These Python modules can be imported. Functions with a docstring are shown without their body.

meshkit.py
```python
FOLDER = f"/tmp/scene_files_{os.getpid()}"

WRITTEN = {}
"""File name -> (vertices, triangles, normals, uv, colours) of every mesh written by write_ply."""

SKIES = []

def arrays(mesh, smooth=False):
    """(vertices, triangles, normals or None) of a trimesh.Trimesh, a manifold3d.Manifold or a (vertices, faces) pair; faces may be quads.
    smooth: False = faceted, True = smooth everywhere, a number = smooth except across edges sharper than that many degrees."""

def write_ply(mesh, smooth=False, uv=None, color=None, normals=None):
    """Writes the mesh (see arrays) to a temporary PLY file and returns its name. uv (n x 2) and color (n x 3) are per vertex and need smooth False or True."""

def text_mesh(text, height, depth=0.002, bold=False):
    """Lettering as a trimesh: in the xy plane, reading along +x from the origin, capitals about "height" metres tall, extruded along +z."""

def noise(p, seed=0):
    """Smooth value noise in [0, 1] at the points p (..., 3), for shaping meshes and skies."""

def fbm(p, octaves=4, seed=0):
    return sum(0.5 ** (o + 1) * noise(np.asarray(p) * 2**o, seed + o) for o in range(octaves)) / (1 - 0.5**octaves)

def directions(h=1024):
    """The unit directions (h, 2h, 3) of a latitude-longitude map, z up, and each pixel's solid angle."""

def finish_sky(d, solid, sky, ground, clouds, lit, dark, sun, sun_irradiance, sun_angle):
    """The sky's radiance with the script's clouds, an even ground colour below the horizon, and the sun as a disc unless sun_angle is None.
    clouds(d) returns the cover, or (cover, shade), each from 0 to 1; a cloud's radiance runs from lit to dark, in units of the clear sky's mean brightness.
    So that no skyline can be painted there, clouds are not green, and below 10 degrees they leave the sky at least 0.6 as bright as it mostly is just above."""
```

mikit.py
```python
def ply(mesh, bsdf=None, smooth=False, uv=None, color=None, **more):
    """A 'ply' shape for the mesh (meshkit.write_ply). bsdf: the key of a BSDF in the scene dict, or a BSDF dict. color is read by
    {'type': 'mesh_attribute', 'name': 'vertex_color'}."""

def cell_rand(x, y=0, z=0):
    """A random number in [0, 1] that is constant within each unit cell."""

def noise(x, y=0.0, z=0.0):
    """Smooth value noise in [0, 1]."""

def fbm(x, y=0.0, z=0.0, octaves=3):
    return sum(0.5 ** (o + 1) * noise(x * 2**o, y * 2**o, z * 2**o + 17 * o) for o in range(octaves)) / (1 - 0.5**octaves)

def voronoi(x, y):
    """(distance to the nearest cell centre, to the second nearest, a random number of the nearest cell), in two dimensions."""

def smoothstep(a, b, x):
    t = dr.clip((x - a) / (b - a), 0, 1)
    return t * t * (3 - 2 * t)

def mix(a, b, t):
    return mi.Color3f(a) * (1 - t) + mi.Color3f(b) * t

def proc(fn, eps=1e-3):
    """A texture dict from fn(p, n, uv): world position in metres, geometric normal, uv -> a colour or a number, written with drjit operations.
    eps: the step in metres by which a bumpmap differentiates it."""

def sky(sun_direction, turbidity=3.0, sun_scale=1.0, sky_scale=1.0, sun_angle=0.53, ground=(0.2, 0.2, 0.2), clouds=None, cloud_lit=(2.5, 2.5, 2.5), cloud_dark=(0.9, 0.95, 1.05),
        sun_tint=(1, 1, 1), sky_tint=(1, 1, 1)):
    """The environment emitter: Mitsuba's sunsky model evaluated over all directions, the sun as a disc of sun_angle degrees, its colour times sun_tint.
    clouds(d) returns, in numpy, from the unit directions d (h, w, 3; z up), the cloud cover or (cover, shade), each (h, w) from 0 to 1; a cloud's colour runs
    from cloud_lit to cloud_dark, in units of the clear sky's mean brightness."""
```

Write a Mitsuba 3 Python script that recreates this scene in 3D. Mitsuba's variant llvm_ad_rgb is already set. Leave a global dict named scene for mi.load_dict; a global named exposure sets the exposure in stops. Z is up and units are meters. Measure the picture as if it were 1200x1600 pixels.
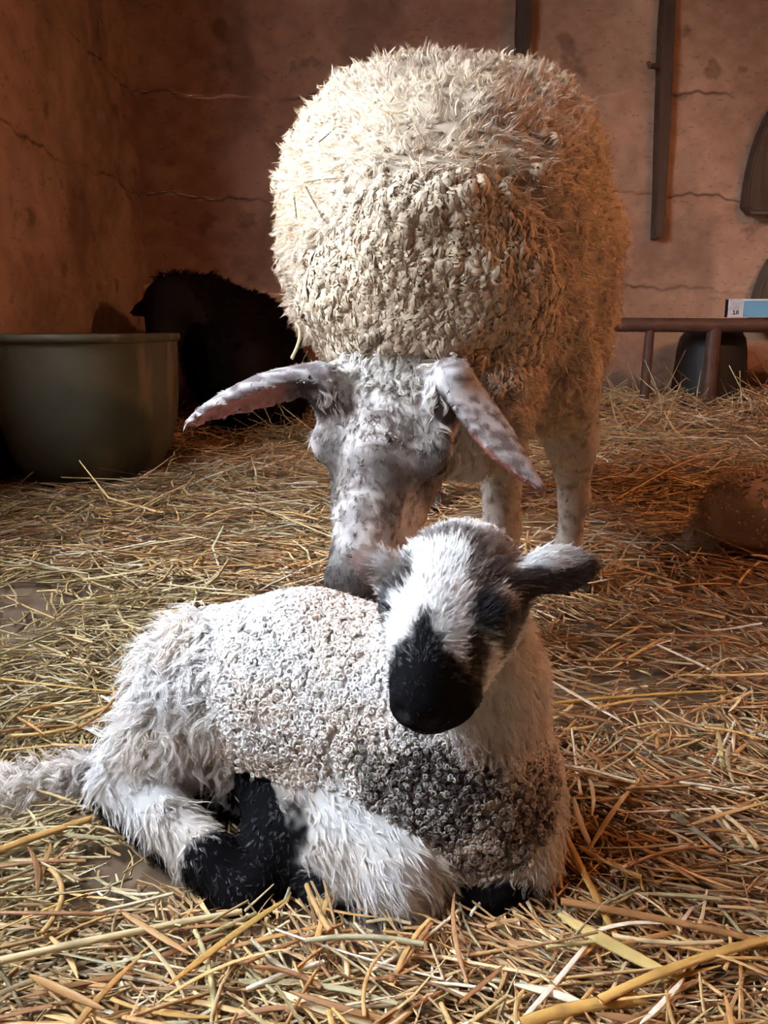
import math
import numpy as np
import mitsuba as mi
import drjit as dr
import mikit, meshkit

T = mi.ScalarTransform4f
scene, labels = {}, {}

# ------------------------------------------------------------------ camera, sky, exposure
FPX, PITCH, EYE = 1290.0, math.radians(12.46), np.array([0.0, 0.0, 0.5])
FWD = np.array([0.0, math.cos(PITCH), -math.sin(PITCH)])
UPV = np.array([0.0, math.sin(PITCH), math.cos(PITCH)])
scene['camera'] = {'type': 'perspective', 'fov': math.degrees(2 * math.atan(600 / FPX)), 'fov_axis': 'x', 'near_clip': 0.02, 'far_clip': 60.0,
                   'to_world': T().look_at(origin=EYE.tolist(), target=(EYE + FWD).tolist(), up=[0, 0, 1])}
scene['sky'] = mikit.sky([0.75, 0.2, 0.8], turbidity=5.0, sun_scale=0.0, sky_scale=5.0, ground=(0.30, 0.28, 0.25),
                         clouds=lambda d: (np.ones(d.shape[:2]), np.zeros(d.shape[:2])), cloud_lit=(2.3, 2.5, 2.75), cloud_dark=(2.0, 2.0, 2.0))
exposure = 3.6
LAMP_POWER = 2.5


def at(px, py, y):
    """the point at depth y (metres into the barn) seen at this place of the 1200 x 1600 frame"""
    rx, ry = (px - 600) / FPX, (800 - py) / FPX
    d = FWD + np.array([rx, 0, 0]) + ry * UPV
    return EYE + d * (y / d[1])


# ------------------------------------------------------------------ helpers
def nrmz(v):
    return v / np.maximum(np.linalg.norm(v, axis=-1, keepdims=True), 1e-9)


def sstep(a, b, x):
    t = np.clip((x - a) / (b - a), 0, 1)
    return t * t * (3 - 2 * t)


def mixc(a, b, t):
    return np.asarray(a) * (1 - t[:, None]) + np.asarray(b) * t[:, None]


def vn(p, s, seed=0):
    return meshkit.noise(np.asarray(p) * s, seed)


def tag(key, label=None, category=None, group=None, kind=None):
    d = {}
    if label: d['label'] = label
    if category: d['category'] = category
    if group: d['group'] = group
    if kind: d['kind'] = kind
    labels[key] = d


def add(key, V, F, bsdf, C=None, N=None, to_world=None):
    path = meshkit.write_ply((V, F), False, None, C, normals=N)
    d = {'type': 'ply', 'filename': path, 'face_normals': N is None, 'bsdf': {'type': 'ref', 'id': bsdf}}
    if to_world is not None: d['to_world'] = to_world
    scene[key] = d
    return d


def vnormals(V, F):
    n = np.zeros_like(V)
    f = np.cross(V[F[:, 1]] - V[F[:, 0]], V[F[:, 2]] - V[F[:, 0]])
    for k in range(3): np.add.at(n, F[:, k], f)
    return nrmz(n)


def join(parts):
    """[(V, F, C, N)] -> one mesh"""
    at0, Fs = 0, []
    for p in parts:
        Fs.append(p[1] + at0); at0 += len(p[0])
    return np.vstack([p[0] for p in parts]), np.vstack(Fs), np.vstack([p[2] for p in parts]), np.vstack([p[3] for p in parts])


# ------------------------------------------------------------------ materials
VC = {'type': 'mesh_attribute', 'name': 'vertex_color'}
scene['mat_wool'] = {'type': 'twosided', 'bsdf': {'type': 'diffuse', 'reflectance': VC}}
scene['mat_hair'] = {'type': 'twosided', 'bsdf': {'type': 'principled', 'base_color': VC, 'roughness': 0.42, 'specular': 0.35}}
scene['mat_skin'] = {'type': 'twosided', 'bsdf': {'type': 'principled', 'base_color': VC, 'roughness': 0.7, 'specular': 0.2}}
scene['mat_straw'] = {'type': 'twosided', 'bsdf': {'type': 'principled', 'base_color': VC, 'roughness': 0.42, 'specular': 0.4}}
scene['mat_eye'] = {'type': 'principled', 'base_color': {'type': 'rgb', 'value': [0.012, 0.009, 0.007]}, 'roughness': 0.08, 'specular': 0.6}
scene['mat_hoof'] = {'type': 'principled', 'base_color': {'type': 'rgb', 'value': [0.035, 0.028, 0.024]}, 'roughness': 0.45}


# ------------------------------------------------------------------ implicit bodies
class Body:
    def __init__(self):
        self.prims = []

    def bone(self, a, b, ra, rb, k=0.02, g='body', sign=1):
        self.prims.append(('bone', np.asarray(a, float), np.asarray(b, float), ra, rb, k, g, sign)); return self

    def ell(self, c, r, R=None, k=0.02, g='body', sign=1):
        self.prims.append(('ell', np.asarray(c, float), np.asarray(r, float), np.eye(3) if R is None else np.asarray(R, float), 0, k, g, sign)); return self

    @staticmethod
    def dist(pr, X, Y, Z):
        if pr[0] == 'bone':
            _, a, b, ra, rb = pr[:5]
            ab = b - a
            x, y, z = X - a[0], Y - a[1], Z - a[2]
            t = np.clip((x * ab[0] + y * ab[1] + z * ab[2]) / (ab @ ab), 0, 1)
            return np.sqrt((x - t * ab[0]) ** 2 + (y - t * ab[1]) ** 2 + (z - t * ab[2]) ** 2) - (ra + (rb - ra) * t)
        _, c, r, R = pr[:4]
        x, y, z = X - c[0], Y - c[1], Z - c[2]
        q = [(R[i, 0] * x + R[i, 1] * y + R[i, 2] * z) for i in range(3)]
        k0 = np.sqrt(sum((q[i] / r[i]) ** 2 for i in range(3)))
        k1 = np.sqrt(sum((q[i] / r[i] ** 2) ** 2 for i in range(3))) + 1e-9
        return k0 * (k0 - 1) / k1

    def box(self, pr):
        if pr[0] == 'bone':
            m = max(pr[3], pr[4])
            return np.minimum(pr[1], pr[2]) - m, np.maximum(pr[1], pr[2]) + m
        m = max(pr[2]); return pr[1] - m, pr[1] + m

    def grid(self, h):
        pos = [p for p in self.prims if p[7] > 0]
        lo = np.min([self.box(p)[0] for p in pos], 0) - 4 * h - 0.01
        hi = np.max([self.box(p)[1] for p in pos], 0) + 4 * h + 0.01
        n = np.ceil((hi - lo) / h).astype(int) + 1
        D = np.full(n, 1.0, np.float32)
        ax = [(lo[i] + h * np.arange(n[i])).astype(np.float32) for i in range(3)]
        for p in self.prims:
            a, b = self.box(p)
            m = p[5] * 1.5 + 3 * h
            i0 = np.maximum(np.floor((a - m - lo) / h).astype(int), 0)
            i1 = np.minimum(np.ceil((b + m - lo) / h).astype(int) + 1, n)
            sl = tuple(slice(i0[i], i1[i]) for i in range(3))
            d = self.dist(p, ax[0][sl[0]][:, None, None], ax[1][sl[1]][None, :, None], ax[2][sl[2]][None, None, :]).astype(np.float32)
            o, k = D[sl], p[5]
            if p[7] > 0:
                w = np.maximum(k - np.abs(o - d), 0) / k
                D[sl] = np.minimum(o, d) - w * w * k / 4
            else:
                w = np.maximum(k - np.abs(o + d), 0) / k
                D[sl] = np.maximum(o, -d) + w * w * k / 4
        return D, lo, h

    def groups(self, P):
        """for points: name of the nearest group, direction of the nearest bone"""
        best = np.full(len(P), 9.0); g = np.zeros(len(P), int); dirs = np.zeros((len(P), 3))
        names = sorted({p[6] for p in self.prims})
        for p in self.prims:
            if p[7] < 0: continue
            d = self.dist(p, P[:, 0], P[:, 1], P[:, 2])
            m = d < best
            best[m] = d[m]; g[m] = names.index(p[6])
            if p[0] == 'bone': dirs[m] = nrmz((p[2] - p[1])[None])
        return np.array(names)[g], dirs


def nets(D, lo, h, smooth=2):
    """naive surface nets"""
    s = D < 0
    n = np.array(D.shape) - 1
    c = np.zeros(n, np.int8)
    for o in np.ndindex(2, 2, 2):
        c += s[o[0]:o[0] + n[0], o[1]:o[1] + n[1], o[2]:o[2] + n[2]]
    I = np.argwhere((c > 0) & (c < 8))
    idx = np.full(n, -1, np.int64); idx[tuple(I.T)] = np.arange(len(I))
    pos, cnt = np.zeros((len(I), 3)), np.zeros(len(I))
    for a in np.ndindex(2, 2, 2):
        for ax in range(3):
            if a[ax]: continue
            b = list(a); b[ax] = 1
            da, db = D[tuple((I + a).T)], D[tuple((I + b).T)]
            x = (da < 0) != (db < 0)
            t = np.where(x, da / np.where(x, da - db, 1), 0)
            p = np.array(a, float) + t[:, None] * (np.array(b) - np.array(a))
            pos += p * x[:, None]; cnt += x
    V = lo + h * (I + pos / np.maximum(cnt, 1)[:, None])
    F = []
    for ax in range(3):
        b, c2 = (ax + 1) % 3, (ax + 2) % 3
        sl0 = [slice(None)] * 3; sl1 = [slice(None)] * 3
        sl0[ax] = slice(0, -1); sl1[ax] = slice(1, None)
        E = np.argwhere(s[tuple(sl0)] != s[tuple(sl1)])
        E = E[(E[:, b] > 0) & (E[:, c2] > 0) & (E[:, b] < n[b]) & (E[:, c2] < n[c2])]
        q = []
        for ob, oc in ((0, 0), (-1, 0), (-1, -1), (0, -1)):
            e = E.copy(); e[:, b] += ob; e[:, c2] += oc
            q.append(idx[tuple(e.T)])
        q = np.stack(q, 1)
        flip = ~s[tuple(E.T)]
        q[flip] = q[flip][:, ::-1]
        F.append(q)
    Q = np.vstack(F)
    Fc = np.vstack([Q[:, [0, 1, 2]], Q[:, [0, 2, 3]]])
    for _ in range(smooth):
        A, W = np.zeros_like(V), np.zeros(len(V))
        for k in range(4):
            np.add.at(A, Q[:, k], V[Q[:, (k + 1) % 4]]); np.add.at(W, Q[:, k], 1)
        V = 0.5 * V + 0.5 * A / W[:, None]
    N = vnormals(V, Fc)
    return V, Fc, N


def scatter(V, F, N, count, rng, weight=None):
    """random points on the surface, per triangle area times weight (per vertex)"""
    a = np.linalg.norm(np.cross(V[F[:, 1]] - V[F[:, 0]], V[F[:, 2]] - V[F[:, 0]]), axis=1) / 2
    if weight is not None: a = a * weight[F].mean(1)
    cs = np.cumsum(a)
    t = np.searchsorted(cs, rng.random(count) * cs[-1]).clip(0, len(F) - 1)
    u = rng.random((count, 2)); m = u.sum(1) > 1; u[m] = 1 - u[m]
    w = np.stack([1 - u.sum(1), u[:, 0], u[:, 1]], 1)[:, :, None]
    return (V[F[t]] * w).sum(1), nrmz((N[F[t]] * w).sum(1))


def ribbons(path, width, sn, Cr, Ct, rng, taper=1.6, round_=0.55):
    """path (n, k, 3): fibres as narrow tapering strips; normals lean with the surface normal sn"""
    n, k = path.shape[:2]
    tg = nrmz(np.gradient(path, axis=1))
    face = nrmz(sn + 0.5 * rng.normal(size=(n, 3)))
    side = nrmz(np.cross(tg, face[:, None]))
    s = np.linspace(0, 1, k)
    w = width[:, None] * (1 - s[None] ** taper) * 0.5
    body = slice(0, k - 1)
    L = path[:, body] - side[:, body] * w[:, body, None]
    R = path[:, body] + side[:, body] * w[:, body, None]
    m = 2 * (k - 1) + 1
    V = np.empty((n, m, 3)); V[:, 0:m - 1:2] = L; V[:, 1:m - 1:2] = R; V[:, m - 1] = path[:, -1]
    Nn = np.empty((n, m, 3))
    out = sn[:, None] - tg * 0.6 * (sn[:, None] * tg).sum(-1, keepdims=True)
    out = nrmz(out)
    Nn[:, 0:m - 1:2] = nrmz(out[:, body] - side[:, body] * round_); Nn[:, 1:m - 1:2] = nrmz(out[:, body] + side[:, body] * round_); Nn[:, m - 1] = out[:, -1]
    sc = np.empty(m); sc[0:m - 1:2] = s[body]; sc[1:m - 1:2] = s[body]; sc[-1] = 1
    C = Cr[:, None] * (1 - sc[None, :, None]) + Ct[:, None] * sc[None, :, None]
    f = []
    for i in range(k - 2):
        f += [[2 * i, 2 * i + 1, 2 * i + 3], [2 * i, 2 * i + 3, 2 * i + 2]]
    f.append([m - 3, m - 2, m - 1])
    F = (np.array(f)[None] + (np.arange(n) * m)[:, None, None]).reshape(-1, 3)
    return V.reshape(-1, 3), F, C.reshape(-1, 3), Nn.reshape(-1, 3)


def clumps(P, N, flow, rng, per, length, spread, width, color, lift=0.6, curl=0.004, turns=0.8, k=5, tipmix=0.7, shade=0.1, bend=0.3, jitter=0.25, colvar=0.06, relief_n=0.35):
    """tufts of fibres that run together towards their tips. flow: per-root direction; color: function(points) -> rgb"""
    n = len(P)
    length = np.broadcast_to(length, (n,)) * rng.uniform(0.7, 1.3, n)
    d = nrmz(lift * N + flow + jitter * rng.normal(size=(n, 3)))
    u = nrmz(np.cross(d, rng.normal(size=(n, 3)))); v = np.cross(d, u)
    ph = rng.uniform(0, 6.283, n); hand = np.where(rng.random(n) < 0.5, 1, -1) * rng.uniform(0.6, 1.3, n)
    bendv = nrmz(flow + 0.6 * rng.normal(size=(n, 3))) * bend
    R = lambda a: np.repeat(a, per, 0)
    t1 = nrmz(np.cross(N, rng.normal(size=(n, 3)))); t2 = np.cross(N, t1)
    off = R(t1) * rng.normal(0, spread, (n * per, 1)) + R(t2) * rng.normal(0, spread, (n * per, 1))
    s = np.linspace(0, 1, k)[None, :, None]
    Lf = (R(length) * rng.uniform(0.75, 1.1, n * per))[:, None, None]
    path = R(P)[:, None] + off[:, None] * (1 - tipmix * s) + R(d)[:, None] * Lf * s + R(bendv)[:, None] * Lf * s ** 2
    if curl:
        ang = R(ph)[:, None, None] + R(hand * turns * 6.283)[:, None, None] * s
        cr = curl * np.minimum(1, 2 * s)
        c0 = np.cos(R(ph))[:, None, None]; s0 = np.sin(R(ph))[:, None, None]
        path = path + R(u)[:, None] * (np.cos(ang) - c0) * cr + R(v)[:, None] * (np.sin(ang) - s0) * cr
    path = path - R(N)[:, None] * 0.0015
    base = color(P)
    base = base * (1 + colvar * rng.normal(size=(n, 1)))
    C = np.clip(R(base) * (1 + colvar * rng.normal(size=(n * per, 1))), 0.004, 0.92)
    wd = width * rng.uniform(0.7, 1.3, n * per)
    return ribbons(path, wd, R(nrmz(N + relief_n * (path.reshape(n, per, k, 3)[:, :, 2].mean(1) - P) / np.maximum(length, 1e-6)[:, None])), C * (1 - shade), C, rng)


def coils(P, N, rng, R, tube, color, turns=1.35, seg=11, sides=4, tilt=0.5, rise=0.8, colvar=0.08):
    """little ring curls of wool lying on the skin"""
    n = len(P)
    R = np.broadcast_to(R, (n,)) * rng.uniform(0.75, 1.25, n)
    ax = nrmz(N + tilt * rng.normal(size=(n, 3)))
    u = nrmz(np.cross(ax, rng.normal(size=(n, 3)))); v = np.cross(ax, u)
    s = np.linspace(0, 1, seg)
    ang = rng.uniform(0, 6.283, n)[:, None] + np.where(rng.random(n) < 0.5, 1, -1)[:, None] * turns * 6.283 * s[None]
    rad = R[:, None] * (1.0 - 0.55 * s[None])
    path = P[:, None] + u[:, None] * (np.cos(ang) * rad)[..., None] + v[:, None] * (np.sin(ang) * rad)[..., None] + ax[:, None] * (R[:, None] * (0.15 + rise * s[None]))[..., None]
    tg = nrmz(np.gradient(path, axis=1))
    a = nrmz(np.cross(tg, ax[:, None])); b = np.cross(tg, a)
    th = np.arange(sides) * 6.283 / sides
    rr = tube * (R / R.mean())[:, None] * (1 - 0.5 * s[None] ** 3)
    nn = np.cos(th)[None, None, :, None] * a[:, :, None] + np.sin(th)[None, None, :, None] * b[:, :, None]
    V = path[:, :, None] + nn * rr[:, :, None, None]
    Nn = nrmz(nn + 0.35 * N[:, None, None])
    C = np.clip(color(P) * (1 + colvar * rng.normal(size=(n, 1))), 0.004, 0.92)
    C = np.broadcast_to(C[:, None, None], V.shape)
    i, j = np.meshgrid(np.arange(seg - 1), np.arange(sides), indexing='ij')
    q = np.stack([i * sides + j, i * sides + (j + 1) % sides, (i + 1) * sides + (j + 1) % sides, (i + 1) * sides + j], -1).reshape(-1, 4)
    f = np.vstack([q[:, [0, 1, 2]], q[:, [0, 2, 3]]])
    F = (f[None] + (np.arange(n) * seg * sides)[:, None, None]).reshape(-1, 3)
    return V.reshape(-1, 3), F, C.reshape(-1, 3), Nn.reshape(-1, 3)


def knobs(P, N, flow, rng, per, rad, width, color, stretch=1.25, k=5, colvar=0.08, shade=0.25):
    """rounded locks of wool: fibres that run over a little ball from its crown to its underside"""
    n = len(P)
    r = rad * rng.uniform(0.65, 1.35, n)
    ax = nrmz(N + 0.45 * rng.normal(size=(n, 3)) - 0.35 * flow)               # the crown of the ball
    u = nrmz(np.cross(ax, rng.normal(size=(n, 3)))); v = np.cross(ax, u)
    R = lambda a: np.repeat(a, per, 0)
    ph = R(rng.uniform(0, 6.283, n)) + np.tile(np.arange(per) * 6.283 / per, n) + rng.normal(0, .12, n * per)
    s = np.linspace(0, 1, k)
    th = (0.10 + rng.uniform(0, .25, n * per))[:, None] + (1.75 + rng.uniform(0, .6, n * per))[:, None] * s[None]
    tw = ph[:, None] + R(rng.normal(0, .9, n))[:, None] * s[None]
    dirs = (R(u)[:, None] * np.cos(tw)[..., None] + R(v)[:, None] * np.sin(tw)[..., None]) * np.sin(th)[..., None] + R(ax)[:, None] * np.cos(th)[..., None]
    rr = R(r)[:, None] * (1 + rng.normal(0, .10, n * per))[:, None] * (1 + .1 * s[None] ** 2)
    f = R(flow)
    off = dirs * rr[..., None]
    off = off + f[:, None] * ((off * f[:, None]).sum(-1) * (stretch - 1))[..., None]
    path = R(P + N * (r * .55)[:, None])[:, None] + off
    C = np.clip(R(color(P) * (1 + colvar * rng.normal(size=(n, 1)))) * (1 + colvar * rng.normal(size=(n * per, 1))), .004, .92)
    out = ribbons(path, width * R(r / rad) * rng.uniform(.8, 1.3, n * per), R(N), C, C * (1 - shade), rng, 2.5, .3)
    m = 2 * (k - 1) + 1
    nn = np.empty((n * per, m, 3))
    nn[:, 0:m - 1:2] = dirs[:, :k - 1]; nn[:, 1:m - 1:2] = dirs[:, :k - 1]; nn[:, m - 1] = dirs[:, -1]
    return out[0], out[1], out[2], nrmz(nn + .25 * R(N)[:, None]).reshape(-1, 3)


def frame(fwd, up):
    """rows: right (x), forward (y), up (z) of a head"""
    f = nrmz(np.asarray(fwd, float)); u = np.asarray(up, float); u = nrmz(u - f * (u @ f))
    return np.stack([np.cross(u, f), f, u])


def facing(P, N):
    """1 towards the open front of the scene, less on the far side of a body"""
    return np.clip((N * nrmz(EYE - P)).sum(1) * 2 + 0.9, 0.12, 1)


def ball(c, r, sub=3, squash=None):
    import trimesh
    m = trimesh.creation.icosphere(sub, r)
    V = np.array(m.vertices)
    if squash is not None: V = V * squash
    return V + c, np.array(m.faces), nrmz(np.array(m.vertices))

# ------------------------------------------------------------------ the barn
X0, X1, Y0, Y1, ZC = -1.17, 2.7, -1.9, 4.2, 2.55


def zfloor(x, y):
    x, y = np.asarray(x, float), np.asarray(y, float)
    p = np.stack([x, y, 0 * x], -1)
    z = 0.020 * (vn(p, 3.0, 3) - 0.5) * sstep(0.9, 1.6, y) + 0.008 * (vn(p, 9.0, 5) - 0.5)
    z = z + 0.05 * sstep(0.95, 1.5, y) + 0.01 * sstep(1.6, 2.6, y) + (0.10 + 0.05 * vn(p, 2.2, 8)) * sstep(2.7, 3.75, y) * sstep(0.1, 0.9, x) * 0.8
    return z


def wall_color(p, n, uv):
    wx = 0.35 * (mikit.fbm(p.x * 3, p.y * 3, p.z * 3 + 5, 2) - 0.5)
    g = mikit.fbm(p.x * 1.7 + 3 + wx, p.y * 1.7 + wx, p.z * 1.7 + wx, 4)
    f = mikit.fbm(p.x * 17 + 4 * wx, p.y * 17, p.z * 17 + 4 * wx, 4)
    c = mikit.mix((0.30, 0.170, 0.115), (0.52, 0.325, 0.22), mikit.smoothstep(0.28, 0.72, g * 0.65 + f * 0.35))
    pale = mikit.smoothstep(0.54, 0.72, mikit.fbm(p.x * 3.3 + 9 + wx, p.y * 3.3, p.z * 2.4 + 4 - wx, 4))
    c = mikit.mix(c, (0.58, 0.39, 0.28), pale * 0.55)
    streak = mikit.smoothstep(0.52, 0.75, mikit.fbm(p.x * 4.5 + wx, p.y * 4.5 + wx, p.z * 1.1 + 30, 4))
    c = mikit.mix(c, (0.17, 0.095, 0.07), streak * 0.50)
    pit = mikit.smoothstep(0.66, 0.76, mikit.fbm(p.x * 46, p.y * 46, p.z * 60, 3))
    c = mikit.mix(c, (0.15, 0.085, 0.06), pit * 0.35)
    spot = mikit.smoothstep(0.66, 0.76, mikit.fbm(p.x * 8 + 50 + 3 * wx, p.y * 8, p.z * 7 - 3 * wx, 4))
    c = mikit.mix(c, (0.13, 0.07, 0.045), spot * 0.5)
    u = dr.select(dr.abs(n.x) > 0.7, p.y, p.x)
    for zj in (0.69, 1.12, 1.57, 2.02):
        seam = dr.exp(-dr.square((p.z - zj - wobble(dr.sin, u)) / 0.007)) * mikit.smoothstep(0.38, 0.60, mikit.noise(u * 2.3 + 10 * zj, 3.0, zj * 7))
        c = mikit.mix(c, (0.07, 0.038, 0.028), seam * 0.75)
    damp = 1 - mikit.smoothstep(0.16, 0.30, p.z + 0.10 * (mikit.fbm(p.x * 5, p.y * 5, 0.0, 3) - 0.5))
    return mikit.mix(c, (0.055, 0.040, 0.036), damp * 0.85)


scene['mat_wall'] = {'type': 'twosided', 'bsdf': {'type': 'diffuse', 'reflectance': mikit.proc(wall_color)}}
scene['mat_plain'] = {'type': 'twosided', 'bsdf': {'type': 'diffuse', 'reflectance': {'type': 'rgb', 'value': [0.17, 0.075, 0.035]}}}
scene['mat_ceiling'] = {'type': 'twosided', 'bsdf': {'type': 'diffuse', 'reflectance': {'type': 'rgb', 'value': [0.14, 0.085, 0.055]}}}


def soil_color(p, n, uv):
    g = mikit.fbm(p.x * 11, p.y * 11, 0.0, 4)
    return mikit.mix((0.13, 0.085, 0.055), (0.30, 0.22, 0.15), g)


scene['mat_soil'] = {'type': 'twosided', 'bsdf': {'type': 'diffuse', 'reflectance': mikit.proc(soil_color)}}


def sheet(us, vs, fn):
    """a grid of points fn(u, v) -> (.., 3)"""
    u, v = np.meshgrid(us, vs, indexing='ij')
    V = fn(u, v).reshape(-1, 3)
    i, j = np.meshgrid(np.arange(len(us) - 1), np.arange(len(vs) - 1), indexing='ij')
    a = (i * len(vs) + j).ravel(); b = a + len(vs)
    F = np.vstack([np.stack([a, b, b + 1], 1), np.stack([a, b + 1, a + 1], 1)])
    return V, F


def box_mesh(lo, hi):
    import trimesh
    m = trimesh.creation.box(bounds=[lo, hi])
    return np.array(m.vertices), np.array(m.faces)


def wobble(sin, u):
    """how the courses of the masonry wander up and down along the wall"""
    return 0.016 * sin(5.1 * u + 1.3) + 0.009 * sin(17.0 * u + 0.5) + 0.005 * sin(43.0 * u + 2.0) + 0.003 * sin(91.0 * u)


def relief(u, z, seed):
    """how far plastered masonry stands out of its plane: joints cut in, plaster uneven"""
    p = np.stack([u, 0 * u + seed, z], -1)
    r = 0.030 * (vn(p, 1.6, seed) - 0.5) + 0.016 * (vn(p, 5.0, seed + 1) - 0.5) + 0.007 * (vn(p, 16.0, seed + 2) - 0.5) + 0.004 * (vn(p, 42.0, seed + 3) - 0.5)
    wob = wobble(np.sin, u)
    for zj in (0.69, 1.12, 1.57, 2.02):
        g = sstep(0.30, 0.50, vn(p + zj, 2.3, seed + 6))                       # each course stands a little proud of the one below
        r = r + 0.011 * g * sstep(0.004, -0.004, z - zj - wob) * (1 - sstep(0.02, 0.40, zj + wob - z))
    r = r + 0.02 * sstep(0.30, 0.10, z)
    return r


ROWS = np.unique(np.round(np.concatenate([np.arange(-.05, ZC + .02, .022)] + [np.arange(zj - .035, zj + .036, .005) for zj in (0.69, 1.12, 1.57, 2.02)]), 4))
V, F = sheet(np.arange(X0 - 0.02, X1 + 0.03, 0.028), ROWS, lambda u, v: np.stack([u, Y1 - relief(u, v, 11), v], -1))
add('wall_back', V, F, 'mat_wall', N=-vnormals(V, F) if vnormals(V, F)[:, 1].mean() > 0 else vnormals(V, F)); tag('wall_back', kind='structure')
WIN = (-0.35, 1.65, 0.92, 2.44)          # the open hatch in the left wall that lets the daylight in: from y, to y, sill, head
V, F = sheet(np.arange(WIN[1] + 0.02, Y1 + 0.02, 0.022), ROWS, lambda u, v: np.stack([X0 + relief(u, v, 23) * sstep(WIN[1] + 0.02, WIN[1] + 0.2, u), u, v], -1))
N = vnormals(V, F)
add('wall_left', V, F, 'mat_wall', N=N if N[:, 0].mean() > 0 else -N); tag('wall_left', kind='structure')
boxes = [((X0 - 0.25, WIN[1], -0.05), (X0 - 0.03, Y1 + 0.2, ZC)), ((X0 - 0.25, Y0 - 0.2, -0.05), (X0, WIN[0], ZC)), ((X0 - 0.25, WIN[0], WIN[3]), (X0, WIN[1], ZC)), ((X0 - 0.25, WIN[0], -0.05), (X0, WIN[1], WIN[2]))]
for i, (a, b) in enumerate(boxes):
    V, F = box_mesh(a, b)
    add(f'wall_left__masonry_{i:03d}' if i else 'wall_left__masonry', V, F, 'mat_plain')
V, F = box_mesh((X1, Y0 - 0.2, -0.05), (X1 + 0.2, Y1 + 0.2, ZC)); add('wall_right', V, F, 'mat_plain'); tag('wall_right', kind='structure')
V, F = box_mesh((X0 - 0.25, Y0 - 0.2, -0.05), (X1 + 0.2, Y0, ZC)); add('wall_front', V, F, 'mat_plain'); tag('wall_front', kind='structure')
V, F = box_mesh((X0 - 0.25, Y0 - 0.2, ZC), (X1 + 0.2, Y1 + 0.2, ZC + 0.1)); add('ceiling', V, F, 'mat_ceiling'); tag('ceiling', kind='structure')
V, F = sheet(np.arange(X0 - 0.2, X1 + 0.1, 0.045), np.arange(Y0, Y1 + 0.1, 0.045), lambda u, v: np.stack([u, v, zfloor(u, v) - 0.006], -1))
N = vnormals(V, F)
add('floor', V, F, 'mat_soil', N=N if N[:, 2].mean() > 0 else -N); tag('floor', kind='structure')
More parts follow.
